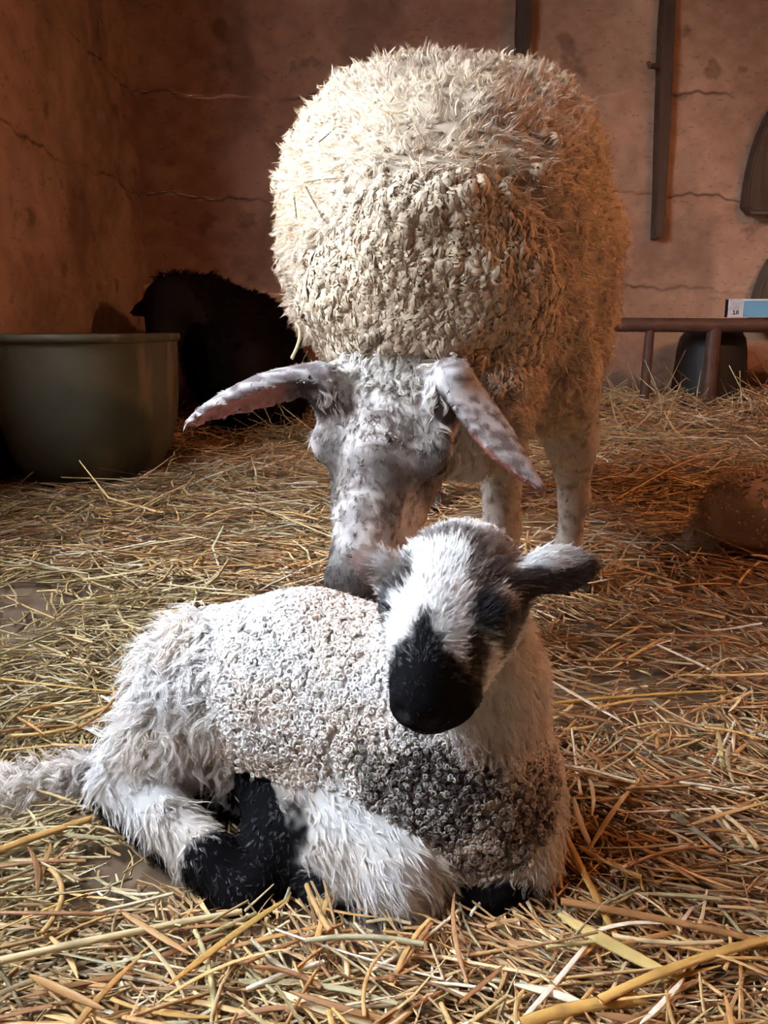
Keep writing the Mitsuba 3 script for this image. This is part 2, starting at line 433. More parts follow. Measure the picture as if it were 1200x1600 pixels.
V, F = box_mesh((X0 - 8, -9, -0.3), (X0 - 0.25, 9, -0.08)); add('ground_outside', V, F, 'mat_soil'); tag('ground_outside', kind='structure')


# ------------------------------------------------------------------ lathe, tube, prism helpers
def tube_mesh(pts, rad, sides=12, squash=1.0, side_hint=(0.3, 0.2, 1.0), caps=True):
    pts = np.asarray(pts, float); n = len(pts)
    rad = np.broadcast_to(rad, (n,))
    tg = nrmz(np.gradient(pts, axis=0))
    a = nrmz(np.cross(tg, np.asarray(side_hint, float))); b = np.cross(a, tg)
    th = np.arange(sides) * 2 * np.pi / sides
    V = pts[:, None] + rad[:, None, None] * (np.cos(th)[None, :, None] * a[:, None] + squash * np.sin(th)[None, :, None] * b[:, None])
    i, j = np.meshgrid(np.arange(n - 1), np.arange(sides), indexing='ij')
    q = np.stack([i * sides + j, i * sides + (j + 1) % sides, (i + 1) * sides + (j + 1) % sides, (i + 1) * sides + j], -1).reshape(-1, 4)
    F = np.vstack([q[:, [0, 1, 2]], q[:, [0, 2, 3]]]); V = V.reshape(-1, 3)
    if caps:
        for end in (0, n - 1):
            c = len(V); V = np.vstack([V, pts[end][None]])
            r = end * sides + np.arange(sides)
            F = np.vstack([F, np.stack([np.full(sides, c), r, np.roll(r, -1)], 1)])
    return V, F


def put(key, mesh, bsdf, smooth=35):
    import trimesh
    V, F = mesh
    m = trimesh.Trimesh(V, F, process=False); m.fix_normals()
    d = mikit.ply(m, bsdf, smooth=smooth)
    scene[key] = d
    return d


def lathe(profile, sides=40, center=(0, 0, 0), sx=1.0, sy=1.0, power=2.0):
    """profile [(r, z)] turned round z; power > 2 squares the plan"""
    th = np.arange(sides) * 2 * np.pi / sides
    c, s = np.cos(th), np.sin(th)
    e = 2.0 / power
    px, py = np.sign(c) * np.abs(c) ** e, np.sign(s) * np.abs(s) ** e
    V = np.concatenate([np.stack([r * sx * px, r * sy * py, 0 * px + z], 1) for r, z in profile]) + np.asarray(center)
    n = len(profile)
    i, j = np.meshgrid(np.arange(n - 1), np.arange(sides), indexing='ij')
    q = np.stack([i * sides + j, i * sides + (j + 1) % sides, (i + 1) * sides + (j + 1) % sides, (i + 1) * sides + j], -1).reshape(-1, 4)
    return V, np.vstack([q[:, [0, 1, 2]], q[:, [0, 2, 3]]])


# ------------------------------------------------------------------ trough, railing, things on the wall
def tub_color(p, n, uv):
    g = mikit.fbm(p.x * 6, p.y * 6, p.z * 6, 4)
    c = mikit.mix((0.055, 0.052, 0.033), (0.11, 0.10, 0.066), g)
    return mikit.mix(c, (0.22, 0.15, 0.085), mikit.smoothstep(0.52, 0.7, mikit.fbm(p.x * 9 + 7, p.y * 9, p.z * 3, 3)) * 0.7)


scene['mat_tub'] = {'type': 'twosided', 'bsdf': {'type': 'principled', 'base_color': mikit.proc(tub_color), 'roughness': 0.55, 'specular': 0.3}}


def rust_color(p, n, uv):
    g = mikit.fbm(p.x * 20, p.y * 20, p.z * 20, 3)
    return mikit.mix((0.045, 0.025, 0.020), (0.12, 0.055, 0.035), g)


scene['mat_iron'] = {'type': 'twosided', 'bsdf': {'type': 'principled', 'base_color': mikit.proc(rust_color), 'roughness': 0.55, 'specular': 0.4}}


def wood_color(p, n, uv):
    g = mikit.fbm(p.x * 60, p.y * 60, p.z * 4, 3)
    return mikit.mix((0.030, 0.020, 0.016), (0.10, 0.060, 0.042), g)


scene['mat_darkwood'] = {'type': 'twosided', 'bsdf': {'type': 'principled', 'base_color': mikit.proc(wood_color), 'roughness': 0.6, 'specular': 0.3}}
scene['mat_rubber'] = {'type': 'twosided', 'bsdf': {'type': 'principled', 'base_color': {'type': 'rgb', 'value': [0.010, 0.008, 0.008]}, 'roughness': 0.6}}
scene['mat_grey'] = {'type': 'twosided', 'bsdf': {'type': 'principled', 'base_color': {'type': 'rgb', 'value': [0.075, 0.066, 0.050]}, 'roughness': 0.5}}
scene['mat_white'] = {'type': 'twosided', 'bsdf': {'type': 'diffuse', 'reflectance': {'type': 'rgb', 'value': [0.62, 0.66, 0.72]}}}
scene['mat_blue'] = {'type': 'twosided', 'bsdf': {'type': 'diffuse', 'reflectance': {'type': 'rgb', 'value': [0.17, 0.42, 0.62]}}}
scene['mat_ink'] = {'type': 'twosided', 'bsdf': {'type': 'diffuse', 'reflectance': {'type': 'rgb', 'value': [0.02, 0.02, 0.025]}}}

prof = [(0.0, 0.04), (0.50, 0.04), (0.64, 0.05), (0.76, 0.078), (0.86, 0.125), (0.935, 0.19), (0.975, 0.27), (0.99, 0.36), (0.995, 0.462), (1.03, 0.468), (1.04, 0.479), (1.025, 0.488), (0.985, 0.488),
        (0.955, 0.478), (0.95, 0.36), (0.93, 0.27), (0.88, 0.19), (0.80, 0.13), (0.69, 0.09), (0.5, 0.07), (0.0, 0.068)]
put('feed_trough', lathe(prof, 72, (-0.905, 2.62, 0), 0.225, 0.42, 2.7), 'mat_tub', 50)
tag('feed_trough', 'large dull green-grey oval feed trough standing against the left wall', 'trough')

RY = 3.72
a, b = at(930, 507, RY), at(1330, 507, RY)
rz = a[2]
tag('metal_railing', 'low dark rusty metal railing in front of the back wall, blue carton on it', 'railing')
put('metal_railing__top_rail', tube_mesh([[a[0], RY, rz], [(a[0] + b[0]) / 2, RY, rz - 0.004], [b[0], RY, rz]], 0.031, 16), 'mat_iron')
for i, (px, r) in enumerate(((1016, 0.021), (1117, 0.032), (1222, 0.022))):
    x = at(px, 507, RY)[0]
    put('metal_railing__post' + (f'_{i:03d}' if i else ''), tube_mesh([[x, RY, rz - 0.01], [x - 0.004, RY, 0.3], [x - 0.010, RY - 0.01, 0.02]], [r * 0.95, r, r * 1.08], 12), 'mat_iron')


def prism_xz(poly, y0, y1, bevel=0.0):
    """a polygon of (x, z) made thick from y0 (front) to y1"""
    import shapely.geometry as sg, trimesh
    parts = []
    pg = sg.Polygon(poly)
    m = trimesh.creation.extrude_polygon(pg, abs(y1 - y0) - bevel, engine='earcut')
    if bevel:
        m2 = trimesh.creation.extrude_polygon(pg.buffer(-bevel), abs(y1 - y0), engine='earcut')
        m = trimesh.util.concatenate([m, m2])
    v = np.array(m.vertices)
    return np.stack([v[:, 0], max(y0, y1) - v[:, 2], v[:, 1]], 1), np.array(m.faces)


# two dark battens on the back wall
for i, (pt, pb, w) in enumerate(((( 1046, -60), (1028, 372), 0.060), ((823, -60), (812, 150), 0.068))):
    t0, t1 = at(*pt, Y1 - 0.05), at(*pb, Y1 - 0.05)
    key = 'wall_batten' + (f'_{i:03d}' if i else '')
    poly = [(t0[0] - w / 2, t0[2]), (t0[0] + w / 2, t0[2]), (t0[0] * .45 + t1[0] * .55 + w * .52, t0[2] * .45 + t1[2] * .55), (t1[0] + w * 0.36, t1[2] + 0.004), (t1[0] - w * 0.36, t1[2] - 0.004), (t0[0] * .5 + t1[0] * .5 - w * .47, t0[2] * .5 + t1[2] * .5)]
    put(key, prism_xz(poly, Y1 - 0.075, Y1 - 0.005, 0.004), 'mat_darkwood')
tag('wall_batten', 'long dark upright wooden batten on the back wall, right of the ewe', 'batten')
tag('wall_batten_001', 'dark wooden batten on the back wall just above the ewe\'s back', 'batten')
c = at(1024, 107, Y1 - 0.05)
put('wall_hook', tube_mesh([c + [0.03, 0.02, 0.0], c + [0.0, -0.02, 0.005], c + [-0.035, -0.03, 0.0], c + [-0.045, -0.03, 0.02]], [0.014, 0.014, 0.012, 0.008], 8), 'mat_iron')
tag('wall_hook', 'small rusty hook sticking out left of the long wall batten', 'hook')


def arch(cx, z0, w, h, n=24, corner=0.03):
    pts = [(cx - w / 2 + corner, z0), (cx + w / 2 - corner, z0), (cx + w / 2, z0 + corner)]
    pts += [(cx + w / 2 * math.cos(t) * (1.0), z0 + corner + (h - corner) * math.sin(t) ** 0.9) for t in np.linspace(0.02, math.pi - 0.02, n)]
    return pts + [(cx - w / 2, z0 + corner)]


c = at(1262, 334, Y1 - 0.06)
put('arched_board', prism_xz(arch(c[0], c[2], 0.62, 0.62), Y1 - 0.10, Y1 - 0.02, 0.008), 'mat_darkwood')
put('arched_board__bottom_edge', tube_mesh([[c[0] - 0.29, Y1 - 0.10, c[2]], [c[0] + 0.29, Y1 - 0.10, c[2] - 0.005]], 0.012, 10), 'mat_grey')
tag('arched_board', 'dark brown arched board hanging on the back wall at the right edge', 'board')
tag('arched_board__bottom_edge', 'grey bottom edge strip')
c = at(1232, 500, Y1 - 0.10)
put('round_lid', prism_xz(arch(c[0], c[2] - 0.05, 0.34, 0.40), Y1 - 0.12, Y1 - 0.03, 0.01), 'mat_grey')
tag('round_lid', 'grey round-topped lid leaning on the wall behind the blue carton', 'lid')

# dark bucket-shaped dome behind the railing
c = at(1104, 640, Y1 - 0.24)
zb = float(zfloor(c[0], c[1])) - 0.02
prof = [(0.0, 0.37), (0.09, 0.372), (0.125, 0.36), (0.145, 0.33), (0.155, 0.28), (0.175, 0.03), (0.19, 0.025), (0.192, 0.005), (0.18, 0.0), (0.165, 0.005), (0.15, 0.27), (0.12, 0.34), (0.0, 0.352)]
put('dark_dome', lathe(prof, 40, (c[0], c[1], zb)), 'mat_rubber', 50)
tag('dark_dome', 'black bucket-shaped dome on straw behind the railing', 'bucket')

# the carton
p0 = at(1134, 497, RY)
bl, bh, bd = 0.32, 0.078, 0.034
x0, y0, z0 = p0[0], RY - bd / 2, rz + 0.0305
tag('carton', 'flat white and light blue carton lying on top of the railing', 'carton')
put('carton__body', box_mesh((x0, y0, z0), (x0 + bl, y0 + bd, z0 + bh)), 'mat_white', False)
put('carton__blue_panel', box_mesh((x0 + 0.066, y0 - 0.0012, z0 + 0.002), (x0 + bl - 0.01, y0 + 0.001, z0 + bh - 0.008)), 'mat_blue', False); tag('carton__blue_panel', 'light blue printed panel')
put('carton__dark_end', box_mesh((x0 - 0.0012, y0 + 0.002, z0 + 0.001), (x0 + 0.001, y0 + bd - 0.002, z0 + bh - 0.001)), 'mat_ink', False); tag('carton__dark_end', 'dark end flap')
m = meshkit.text_mesh('18', 0.017, 0.0012, True)
v = np.array(m.vertices); v = np.stack([x0 + 0.018 + v[:, 0], y0 - 0.0004 - v[:, 2], z0 + 0.012 + v[:, 1]], 1)
put('carton__print', (v, np.array(m.faces)), 'mat_ink', False); tag('carton__print', 'small dark printed mark')
dots = []
rng = np.random.default_rng(5)
for i in range(9):
    for j in range(6):
        dx, dz = x0 + 0.006 + i * 0.0066, z0 + 0.034 + j * 0.0075
        dots.append(box_mesh((dx, y0 - 0.0008, dz), (dx + 0.0028, y0 + 0.0005, dz + 0.0028)))
V = np.vstack([d[0] for d in dots]); F = np.vstack([d[1] + 8 * i for i, d in enumerate(dots)])
put('carton__dot_pattern', (V, F), 'mat_grey', False); tag('carton__dot_pattern', 'rows of small grey dots', kind='stuff')

# ------------------------------------------------------------------ the barn's warm lamp, out of the picture on the right
LX, LY, LZ = 2.40, 1.40, 1.80
scene['mat_enamel'] = {'type': 'twosided', 'bsdf': {'type': 'principled', 'base_color': {'type': 'rgb', 'value': [0.5, 0.5, 0.48]}, 'roughness': 0.4}}
put('hanging_lamp__shade', lathe([(0.03, 0.16), (0.05, 0.13), (0.11, 0.09), (0.16, 0.03), (0.163, 0.03), (0.112, 0.095), (0.05, 0.137), (0.03, 0.165)], 32, (LX, LY, LZ)), 'mat_enamel', 50)
put('hanging_lamp__cord', tube_mesh([[LX, LY, LZ + 0.15], [LX, LY, (LZ + ZC) / 2], [LX, LY, ZC]], 0.006, 8), 'mat_rubber')
V, F, N = ball(np.array([LX, LY, LZ + 0.03]), 0.055)
d = add('hanging_lamp__bulb', V, F, 'mat_white', N=N)
d['emitter'] = {'type': 'area', 'radiance': {'type': 'rgb', 'value': [26 * LAMP_POWER, 12.0 * LAMP_POWER, 6.0 * LAMP_POWER]}}
tag('hanging_lamp', 'warm bulb in an enamel shade hanging from the ceiling beside the right wall', 'lamp')


# ------------------------------------------------------------------ the young lamb in front
def build_lamb(name, M, hairs, pal, seed):
    """M: 4x4 placing it; hairs: share of the coat's full hair count; pal: its colours"""
    rng = np.random.default_rng(seed)
    B = Body()
    pel, mid, che = at(345, 1062, .845), at(480, 1072, .80), at(712, 1205, .715)
    thoracic = at(600, 1110, .765)
    nb, poll = at(725, 1075, .715), at(728, 905, .675)
    B.bone(pel, mid, .078, .088, .04).bone(mid, thoracic, .088, .088, .04).bone(thoracic, che, .086, .082, .04)
    B.bone(che, nb, .074, .062, .05, 'neck').bone(nb, poll, .062, .044, .04, 'neck')
    B.bone(che + [0.02, 0, -.02], at(760, 1290, .70), .068, .062, .04)
    B.bone(at(420, 1190, .80), at(620, 1250, .75), .05, .06, .05)
    # hind leg nearer the camera: hip, stifle, hock, fetlock, hoof
    hip, hock, fet, toe = at(300, 1085, .815), at(200, 1222, .775), at(330, 1345, .668), at(372, 1398, .64)
    B.bone(hip, at(262, 1165, .79), .060, .046, .03, 'hind')
    B.bone(at(262, 1165, .79), hock, .046, .036, .025, 'hind').bone(hock, at(262, 1288, .715), .034, .027, .02, 'hind').bone(at(262, 1288, .715), fet, .027, .024, .015, 'hind').bone(fet, toe, .025, .019, .012, 'hind')
    B.bone(at(212, 1262, .755), at(288, 1330, .70), .022, .016, .02, 'hind')
    # inner legs folded under the belly
    B.bone(at(395, 1235, .79), at(345, 1225, .80), .03, .03, .02, 'under').bone(at(430, 1300, .705), at(395, 1395, .645), .026, .021, .015, 'under').bone(at(420, 1235, .76), at(430, 1300, .705), .03, .026, .02, 'under')
    # near foreleg: elbow, knee, folded cannon and foot
    elb, knee = at(490, 1278, .735), at(617, 1366, .645)
    B.bone(elb, at(556, 1312, .685), .050, .043, .03, 'fore').bone(at(556, 1312, .685), knee, .043, .0405, .02, 'fore')
    B.bone(knee + [0, .012, -.012], at(520, 1400, .655), .026, .022, .015, 'fore').bone(at(520, 1400, .655), at(425, 1345, .69), .022, .022, .015, 'fore')
    # far foreleg
    k2 = at(822, 1340, .665)
    B.bone(at(812, 1265, .70), k2, .034, .027, .03, 'fore2').bone(k2, at(775, 1385, .645), .024, .020, .012, 'fore2').bone(at(775, 1385, .645), at(735, 1398, .65), .020, .018, .012, 'fore2')
    # tail
    B.bone(at(240, 1190, .84), at(140, 1222, .83), .030, .026, .02, 'tail').bone(at(140, 1222, .83), at(40, 1238, .815), .025, .025, .012, 'tail').bone(at(40, 1238, .815), at(-70, 1245, .81), .025, .012, .012, 'tail')
    # head
    O = at(688, 945, .605)                                    # between the eyes
    nose = at(652, 1062, .556)
    fwd = nrmz(nose - O)
    fr = frame(fwd, nrmz(EYE - O) + np.array([-0.28, 0, 0.0]))
    H = lambda x, y, z: O + np.array([x, y, z]) @ fr
    L2 = lambda P: (P - O) @ fr.T
    ea = lambda R: R @ fr
    zd = -.026                                                 # the skull's axis lies below the brow
    B.ell(H(0, -.040, zd - .004), (.050, .050, .043), fr, .02, 'head')
    B.ell(H(0, -.004, zd - .002), (.048, .046, .037), fr, .02, 'head')
    B.bone(H(0, .014, zd), H(0, .060, zd - .006), .036, .0245, .02, 'head')
    B.bone(H(0, .0, zd + .022), H(0, .056, zd + .012), .018, .016, .015, 'head')
    B.ell(H(0, .070, zd - .008), (.0255, .019, .0235), fr, .010, 'head')
    B.bone(H(-.012, .052, zd - .026), H(.012, .052, zd - .026), .0185, .0185, .015, 'head')
    for s in (-1, 1):
        B.bone(H(s * .027, -.03, zd - .022), H(s * .014, .042, zd - .022), .027, .018, .02, 'head')
        B.ell(H(s * .039, -.004, zd + .016), (.016, .019, .013), fr, .012, 'head')
        B.ell(H(s * .0125, .0855, zd + .004), (.0075, .008, .0042), frame(fr[1] + s * .5 * fr[0], fr[2]), .004, 'head', -1)     # nostril
        B.ell(H(s * .0490, .001, zd + .013), (.0075, .011, .0075), fr, .005, 'head', -1)   # eye socket
    # mouth line
    B.ell(H(0, .089, zd - .0165), (.025, .011, .0034), fr, .003, 'head', -1)
    B.ell(H(0, .0915, zd - .008), (.0018, .005, .009), fr, .003, 'head', -1)
    # ears
    eb, et = at(835, 892, .640), at(930, 884, .650)
    fe = frame(et - eb, np.cross(et - eb, [0.15, -0.9, 0.5]))    # x: thickness, y: along, z: across
    c = (eb + et) / 2
    EARS = [(c, fe, np.linalg.norm(et - eb))]
    eb2, et2 = at(590, 884, .640), at(560, 872, .664)
    fe2 = frame(et2 - eb2, np.cross(et2 - eb2, [-0.5, -0.7, 0.5]))
    EARS.append(((eb2 + et2) / 2, fe2, np.linalg.norm(et2 - eb2)))
    for c, f_, ln in EARS:
        if ln > .045:
            B.ell(c - (et - eb) * .14, (.0085, ln * .46, .0215), f_, .010, 'ear').ell(c + (et - eb) * .22, (.0055, ln * .36, .0125), f_, .012, 'ear')
        else: B.ell(c, (.0070, ln * .80, .0125), f_, .010, 'ear')
    B.bone(H(.038, -.036, zd + .004), eb + (et - eb) * .15, .017, .013, .012, 'ear'); B.bone(H(-.038, -.036, zd + .004), eb2, .017, .013, .012, 'ear')
    V, F, N = nets(*B.grid(0.0036 if hairs > .5 else .007))
    g, dirs = B.groups(V)
    white, cream, dark, black, pink = (np.array(pal[k]) for k in ('white', 'cream', 'dark', 'black', 'pink'))

    def color(P, g=None):
        if g is None: g, _ = B.groups(P)
        n1, n2 = vn(P, 55, 31), vn(P, 140, 37)
        w = 0.6 * n1 + 0.4 * n2
        C = mixc(white, cream, sstep(.35, .65, vn(P, 25, 41)))
        n = len(P)

        def blob(C, c, r, col, hard=.25, amp=.55):
            d = np.linalg.norm((P - c) / r, axis=1) + amp * (w - .5)
            return mixc(C, col, 1 - sstep(1 - hard, 1 + hard, d))
        body = (g == 'body') | (g == 'neck')
        # dark curls on the chest, browner right and below where shade is painted in
        pep = sstep(.44, .52, vn(P, 330, 47))[:, None]
        Cb = blob(C, at(668, 1222, .65), np.array([.066, .07, .050]), 1, .35, .9) if False else mixc(C, dark * .8 * (1 - pep) + np.array([.30, .29, .28]) * pep, 1 - sstep(.65, 1.3, np.linalg.norm((P - at(672, 1228, .65)) / np.array([.068, .07, .050]), axis=1) + 1.0 * (w - .5)))
        Cb = mixc(Cb, dark * 1.4 * (1 - pep) + np.array([.36, .30, .26]) * pep, 1 - sstep(.5, 1.4, np.linalg.norm((P - at(800, 1275, .66)) / np.array([.050, .05, .05]), axis=1) + 1.0 * (w - .5)))
        Cb = blob(Cb, at(430, 1290, .76), np.array([.10, .06, .035]), black, .25, .3)
        Cb = blob(Cb, at(610, 1330, .74), np.array([.10, .06, .035]), black, .25, .3)
        Cb = mixc(Cb, dark * 1.7 * (1 - pep) + np.array([.34, .29, .25]) * pep, (1 - sstep(.6, 1.35, np.linalg.norm((P - at(762, 1352, .65)) / np.array([.075, .07, .045]), axis=1) + 1.0 * (w - .5))) * .85)  # grey-brown low chest: dark curls and painted shade together
        C = np.where(body[:, None], Cb, C)
        # hind leg: white above, black underneath and from the fetlock on
        ch = blob(C, at(362, 1385, .645), np.array([.056, .060, .052]), black, .10, .30)
        ch = blob(ch, at(225, 1335, .715), np.array([.090, .070, .034]), black, .25, .9)
        ch = blob(ch, at(270, 1268, .70), np.array([.010, .03, .007]), dark, .4, 1.6)
        def below(a_, b_, lim, soft):                                           # under the axis of a bone
            ab = b_ - a_; t = np.clip(((P - a_) @ ab) / (ab @ ab), 0, 1)
            return sstep(lim + soft, lim - soft, P[:, 2] - (a_ + t[:, None] * ab)[:, 2] + .016 * (w - .5) * 2)
        ch = mixc(ch, black, below(hock, fet, -.004, .004) * sstep(.085, .070, P[:, 2]))
        C = np.where((g == 'hind')[:, None], ch, C)
        C = np.where((g == 'under')[:, None], blob(black + np.zeros((n, 3)), at(388, 1262, .76), np.array([.012, .03, .008]), white * .6, .3, .6), C)
        cf = blob(C, at(418, 1330, .69), np.array([.052, .05, .055]), black, .2, .7)
        cf = mixc(cf, black, below(elb, knee, -.020, .004))
        cf = blob(cf, at(470, 1370, .66), np.array([.030, .04, .016]), black, .3, .9)
        cf = blob(cf, at(565, 1432, .635), np.array([.085, .06, .022]), black, .25, .8)
        C = np.where((g == 'fore')[:, None], cf, C)
        c2 = blob(C, at(775, 1395, .64), np.array([.042, .04, .024]), black, .2, .4)
        C = np.where((g == 'fore2')[:, None], c2, C)
        C = np.where((g == 'tail')[:, None], mixc(cream * .95, dark * 4.5, sstep(.64, .8, w) * .2), C)
        x = at(170, 1215, .835); C = np.where((g == 'tail')[:, None], blob(C, x, np.array([.030, .05, .03]), dark * 2.2, .4, .5), C)
        # face, in the head's own frame
        q = L2(P); X, Y, Z = q[:, 0], q[:, 1], q[:, 2]
        hm = (g == 'head')
        ns, nl = (n2 - .5) * .014, (n1 - .5) * .022
        st = vn(np.stack([X * 1.0, Y * .35, Z], 1), 190, 43)                    # streaks along the face
        ww = .45 * w + .55 * st
        Cf = mixc(white + np.zeros((n, 3)), cream, sstep(.5, .8, n1) * .4)
        spot = lambda cx, cy, rx, ry, s=.35, a=1.0: 1 - sstep(1 - s, 1 + s, np.hypot((X - cx) / rx, (Y - cy) / ry) + (ww - .5) * a)
        side = sstep(-.052, -.036, Z)
        crown = sstep(-.046, -.056, Y + nl * .6) * sstep(-.082, -.070, Y + nl) * sstep(-.042, -.034, X) * sstep(.22, .45, ww + .10)
        Cf = mixc(Cf, dark * 1.5, crown * .9)
        jag = (ww - .5) * .022
        dR = sstep(-.003, .003, X - .012 - .38 * np.maximum(Y + .033, 0) + jag) * sstep(.022, .014, Y + jag) * side * sstep(-.066, -.056, Y - jag)
        brown = np.array([.040, .027, .022])
        Cf = mixc(Cf, mixc(brown * 1.4 + 0 * P, np.array([.25, .22, .21]), sstep(.56, .66, ww) * sstep(.004, -.014, Y) * .8), dR * .96)
        Cf = mixc(Cf, black * 1.3, spot(.037, .002, .014, .016, .3, .4) * side)
        Cf = mixc(Cf, brown * 1.6, spot(.033, .028, .006, .017, .3, .7) * side)
        Cf = mixc(Cf, cream * .7, spot(.046, -.022, .007, .006, .3, .5) * .8)
        Cf = mixc(Cf, brown, spot(-.038, -.022, .011, .022, .25, .8) * .95)
        Cf = mixc(Cf, black * 1.4, spot(-.045, .006, .008, .018, .25, .6))
        Cf = mixc(Cf, dark * 1.8, spot(-.046, .030, .007, .016) * .8)
        nosey = .041 - .020 * np.exp(-((X + .002) / .0125) ** 2) - .006 * sstep(0, .03, -Z - .045)
        Cf = mixc(Cf, black, sstep(-.004, .004, Y - nosey + ns * .9))
        for sx in (-1, 1): Cf = mixc(Cf, np.array([.030, .027, .029]), (1 - sstep(.5, 1.1, np.linalg.norm(np.stack([(X - sx * .0105) / .008, (Y - .086) / .008, (Z - zd - .001) / .008], 1), axis=1))) * .9)
        Cf = mixc(Cf, np.array([.045, .036, .036]), sstep(.072, .080, Y) * (1 - sstep(.002, .005, np.abs(Z - zd + .020))) * .7)
        under = sstep(-.045, -.062, Z) * sstep(.046, .030, Y)
        Cf = mixc(Cf, white * .95, under)
        C = np.where(hm[:, None], Cf, C)
        er = (g == 'ear')
        up = np.where(X > 0, (P[:, 2] - EARS[0][0][2]) - .004, 0.0)
        Ce = np.where((X > 0)[:, None], mixc(dark * .95 + np.zeros((n, 3)), white * .9, sstep(-.002, .006, up + ns) * sstep(.105, .075, X + nl)), mixc(pink + np.zeros((n, 3)), white * .8, sstep(.40, .55, w) * sstep(-.062, -.050, X)))
        C = np.where(er[:, None], Ce, C)
        return np.clip(C, .004, .92)

    C = color(V, g)
    body_c = C * 0.62  # skin darkened under the coat: shade of the gaps put into the colour
    mm = lambda P: P @ M[:3, :3].T + M[:3, 3]
    nn = lambda n_: nrmz(n_ @ M[:3, :3].T)
    add(name + '__body', mm(V), F, 'mat_wool', body_c, nn(N))
    vis = facing(V, N) if hairs > .5 else np.ones(len(V))
    parts = []
    # curls
    wc = ((g == 'body') | (g == 'neck')) * vis
    rumpd = np.linalg.norm((V - at(300, 1100, .80)) / np.array([.055, .07, .10]), axis=1)
    soft = 1 - sstep(.8, 1.25, rumpd + .4 * (vn(V, 40, 2) - .5))           # rump: longer, looser wool
    headd = np.linalg.norm((V - at(790, 1060, .66)) / np.array([.062, .07, .060]), axis=1)
    cheek = (1 - sstep(.8, 1.2, headd)) * ((g == 'neck') | (g == 'body'))
    P, n = scatter(V, F, N, int(6400 * hairs), rng, wc * (1 - .85 * soft) * (1 - .95 * cheek) + 1e-6)
    small = .0025 + .0013 * (1 - sstep(.06, .17, np.linalg.norm(P - at(400, 1020, .78), axis=1)))
    parts.append(coils(P + n * .0015, n, rng, small, .0013, color, 1.25, 9, 4, .45, .7, .15))
    P, n = scatter(V, F, N, int(1500 * hairs), rng, wc * (1 - .8 * cheek) * (1 - soft * .5) + 1e-6)
    dn = np.array([-.1, -.1, -1.0]); fl = nrmz(dn - n * (n @ dn)[:, None] + 1e-6)
    parts.append(clumps(P, n, fl * .5, rng, 6, .009, .0014, .0010, color, .6, .0022, 1.0, 5, .7))
    # loose wavy wool of the rump
    P, n = scatter(V, F, N, int(1350 * hairs), rng, wc * soft + ((g == 'hind') * (V[:, 2] > .085)) * vis * .8 + 1e-6)
    fl = nrmz(np.array([-.25, -.2, -1.0]) - n * (n @ np.array([-.25, -.2, -1.0]))[:, None])
    parts.append(clumps(P, n, fl, rng, 8, .027, .0020, .0013, color, .35, .0050, 1.0, 7, .80, .12, .25, .35, .09))
    # throat and cheek: fine soft wool
    P, n = scatter(V, F, N, int(4200 * hairs), rng, cheek * vis + 1e-6)
    fl = nrmz(np.array([.1, -.1, -1.0]) - n * (n @ np.array([.1, -.1, -1.0]))[:, None])
    parts.append(clumps(P, n, fl, rng, 4, .014, .0016, .0012, color, .55, .0016, .7, 4, .6, .30, .3, .35, .12))
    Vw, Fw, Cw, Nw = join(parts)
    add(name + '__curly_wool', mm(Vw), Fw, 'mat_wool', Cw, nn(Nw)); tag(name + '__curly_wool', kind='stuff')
    # straight hair on legs, tail, face and ears
    parts = []
    P, n = scatter(V, F, N, int(5000 * hairs), rng, np.isin(g, ['hind', 'fore', 'fore2', 'under']) * vis + 1e-6)
    gg, dd = B.groups(P)
    fl = nrmz(dd - n * (n * dd).sum(1)[:, None] + np.array([.1, -.15, -.45]))
    cl = color(P, gg)
    lng = np.where(cl.mean(1) > .25, .017, .0075) * np.where(gg == 'fore2', .6, 1)
    parts.append(clumps(P, n, fl, rng, 5, lng, .0016, .0010, color, .32, .0014, .5, 5, .65, .30, .2, .28, .15))
    P, n = scatter(V, F, N, int(620 * hairs), rng, (g == 'tail') * vis + 1e-6)
    gg, dd = B.groups(P)
    fl = nrmz(dd - n * (n * dd).sum(1)[:, None] + np.array([0, 0, -.5]))
    parts.append(clumps(P, n, fl, rng, 10, .031, .0020, .0013, color, .4, .0065, 1.0, 8, .8, .10, .3, .3, .09))
    P, n = scatter(V, F, N, int(7200 * hairs), rng, (g == 'head') * vis + 1e-6)
    q = L2(P)
    face = np.stack([np.sign(q[:, 0]) * np.minimum(np.abs(q[:, 0]) * 22, .8), -np.ones(len(q)) * np.where(q[:, 1] > .03, .2, .9), np.where(np.abs(q[:, 0]) > .03, -.5, 0)], 1)
    face[:, 1] = np.where(q[:, 1] > .06, .25, face[:, 1])
    fd = face @ fr
    fl = nrmz(fd - n * (n * fd).sum(1)[:, None])
    lng = np.where(q[:, 1] > .055, .0022, .0085 - .003 * sstep(.0, .05, q[:, 1])) * np.where((q[:, 1] < -.03) & (q[:, 1] > -.09), 1.25, 1.0)
    keep = np.linalg.norm(np.stack([np.abs(q[:, 0]) - .0495, q[:, 1] - .001, q[:, 2] - zd - .013], 1), axis=1) > .009
    parts.append(clumps(P[keep], n[keep], fl[keep], rng, 4, lng[keep],   .0012, .0009, color, .42, .0007, .4, 4, .65, .15, .25, .20, .12))
    P, n = scatter(V, F, N, int(1500 * hairs), rng, (g == 'ear') * 1.0 + 1e-6)
    q = L2(P)
    fd = np.where(q[:, :1] > 0, nrmz(et - eb)[None], nrmz(et2 - eb2)[None])
    parts.append(clumps(P, n, nrmz(fd - n * (n * fd).sum(1)[:, None]), rng, 3, .009, .001, .0007, color, .35, .0006, .4, 4, .5, .2, .2, .25, .15))
    Vw, Fw, Cw, Nw = join(parts)
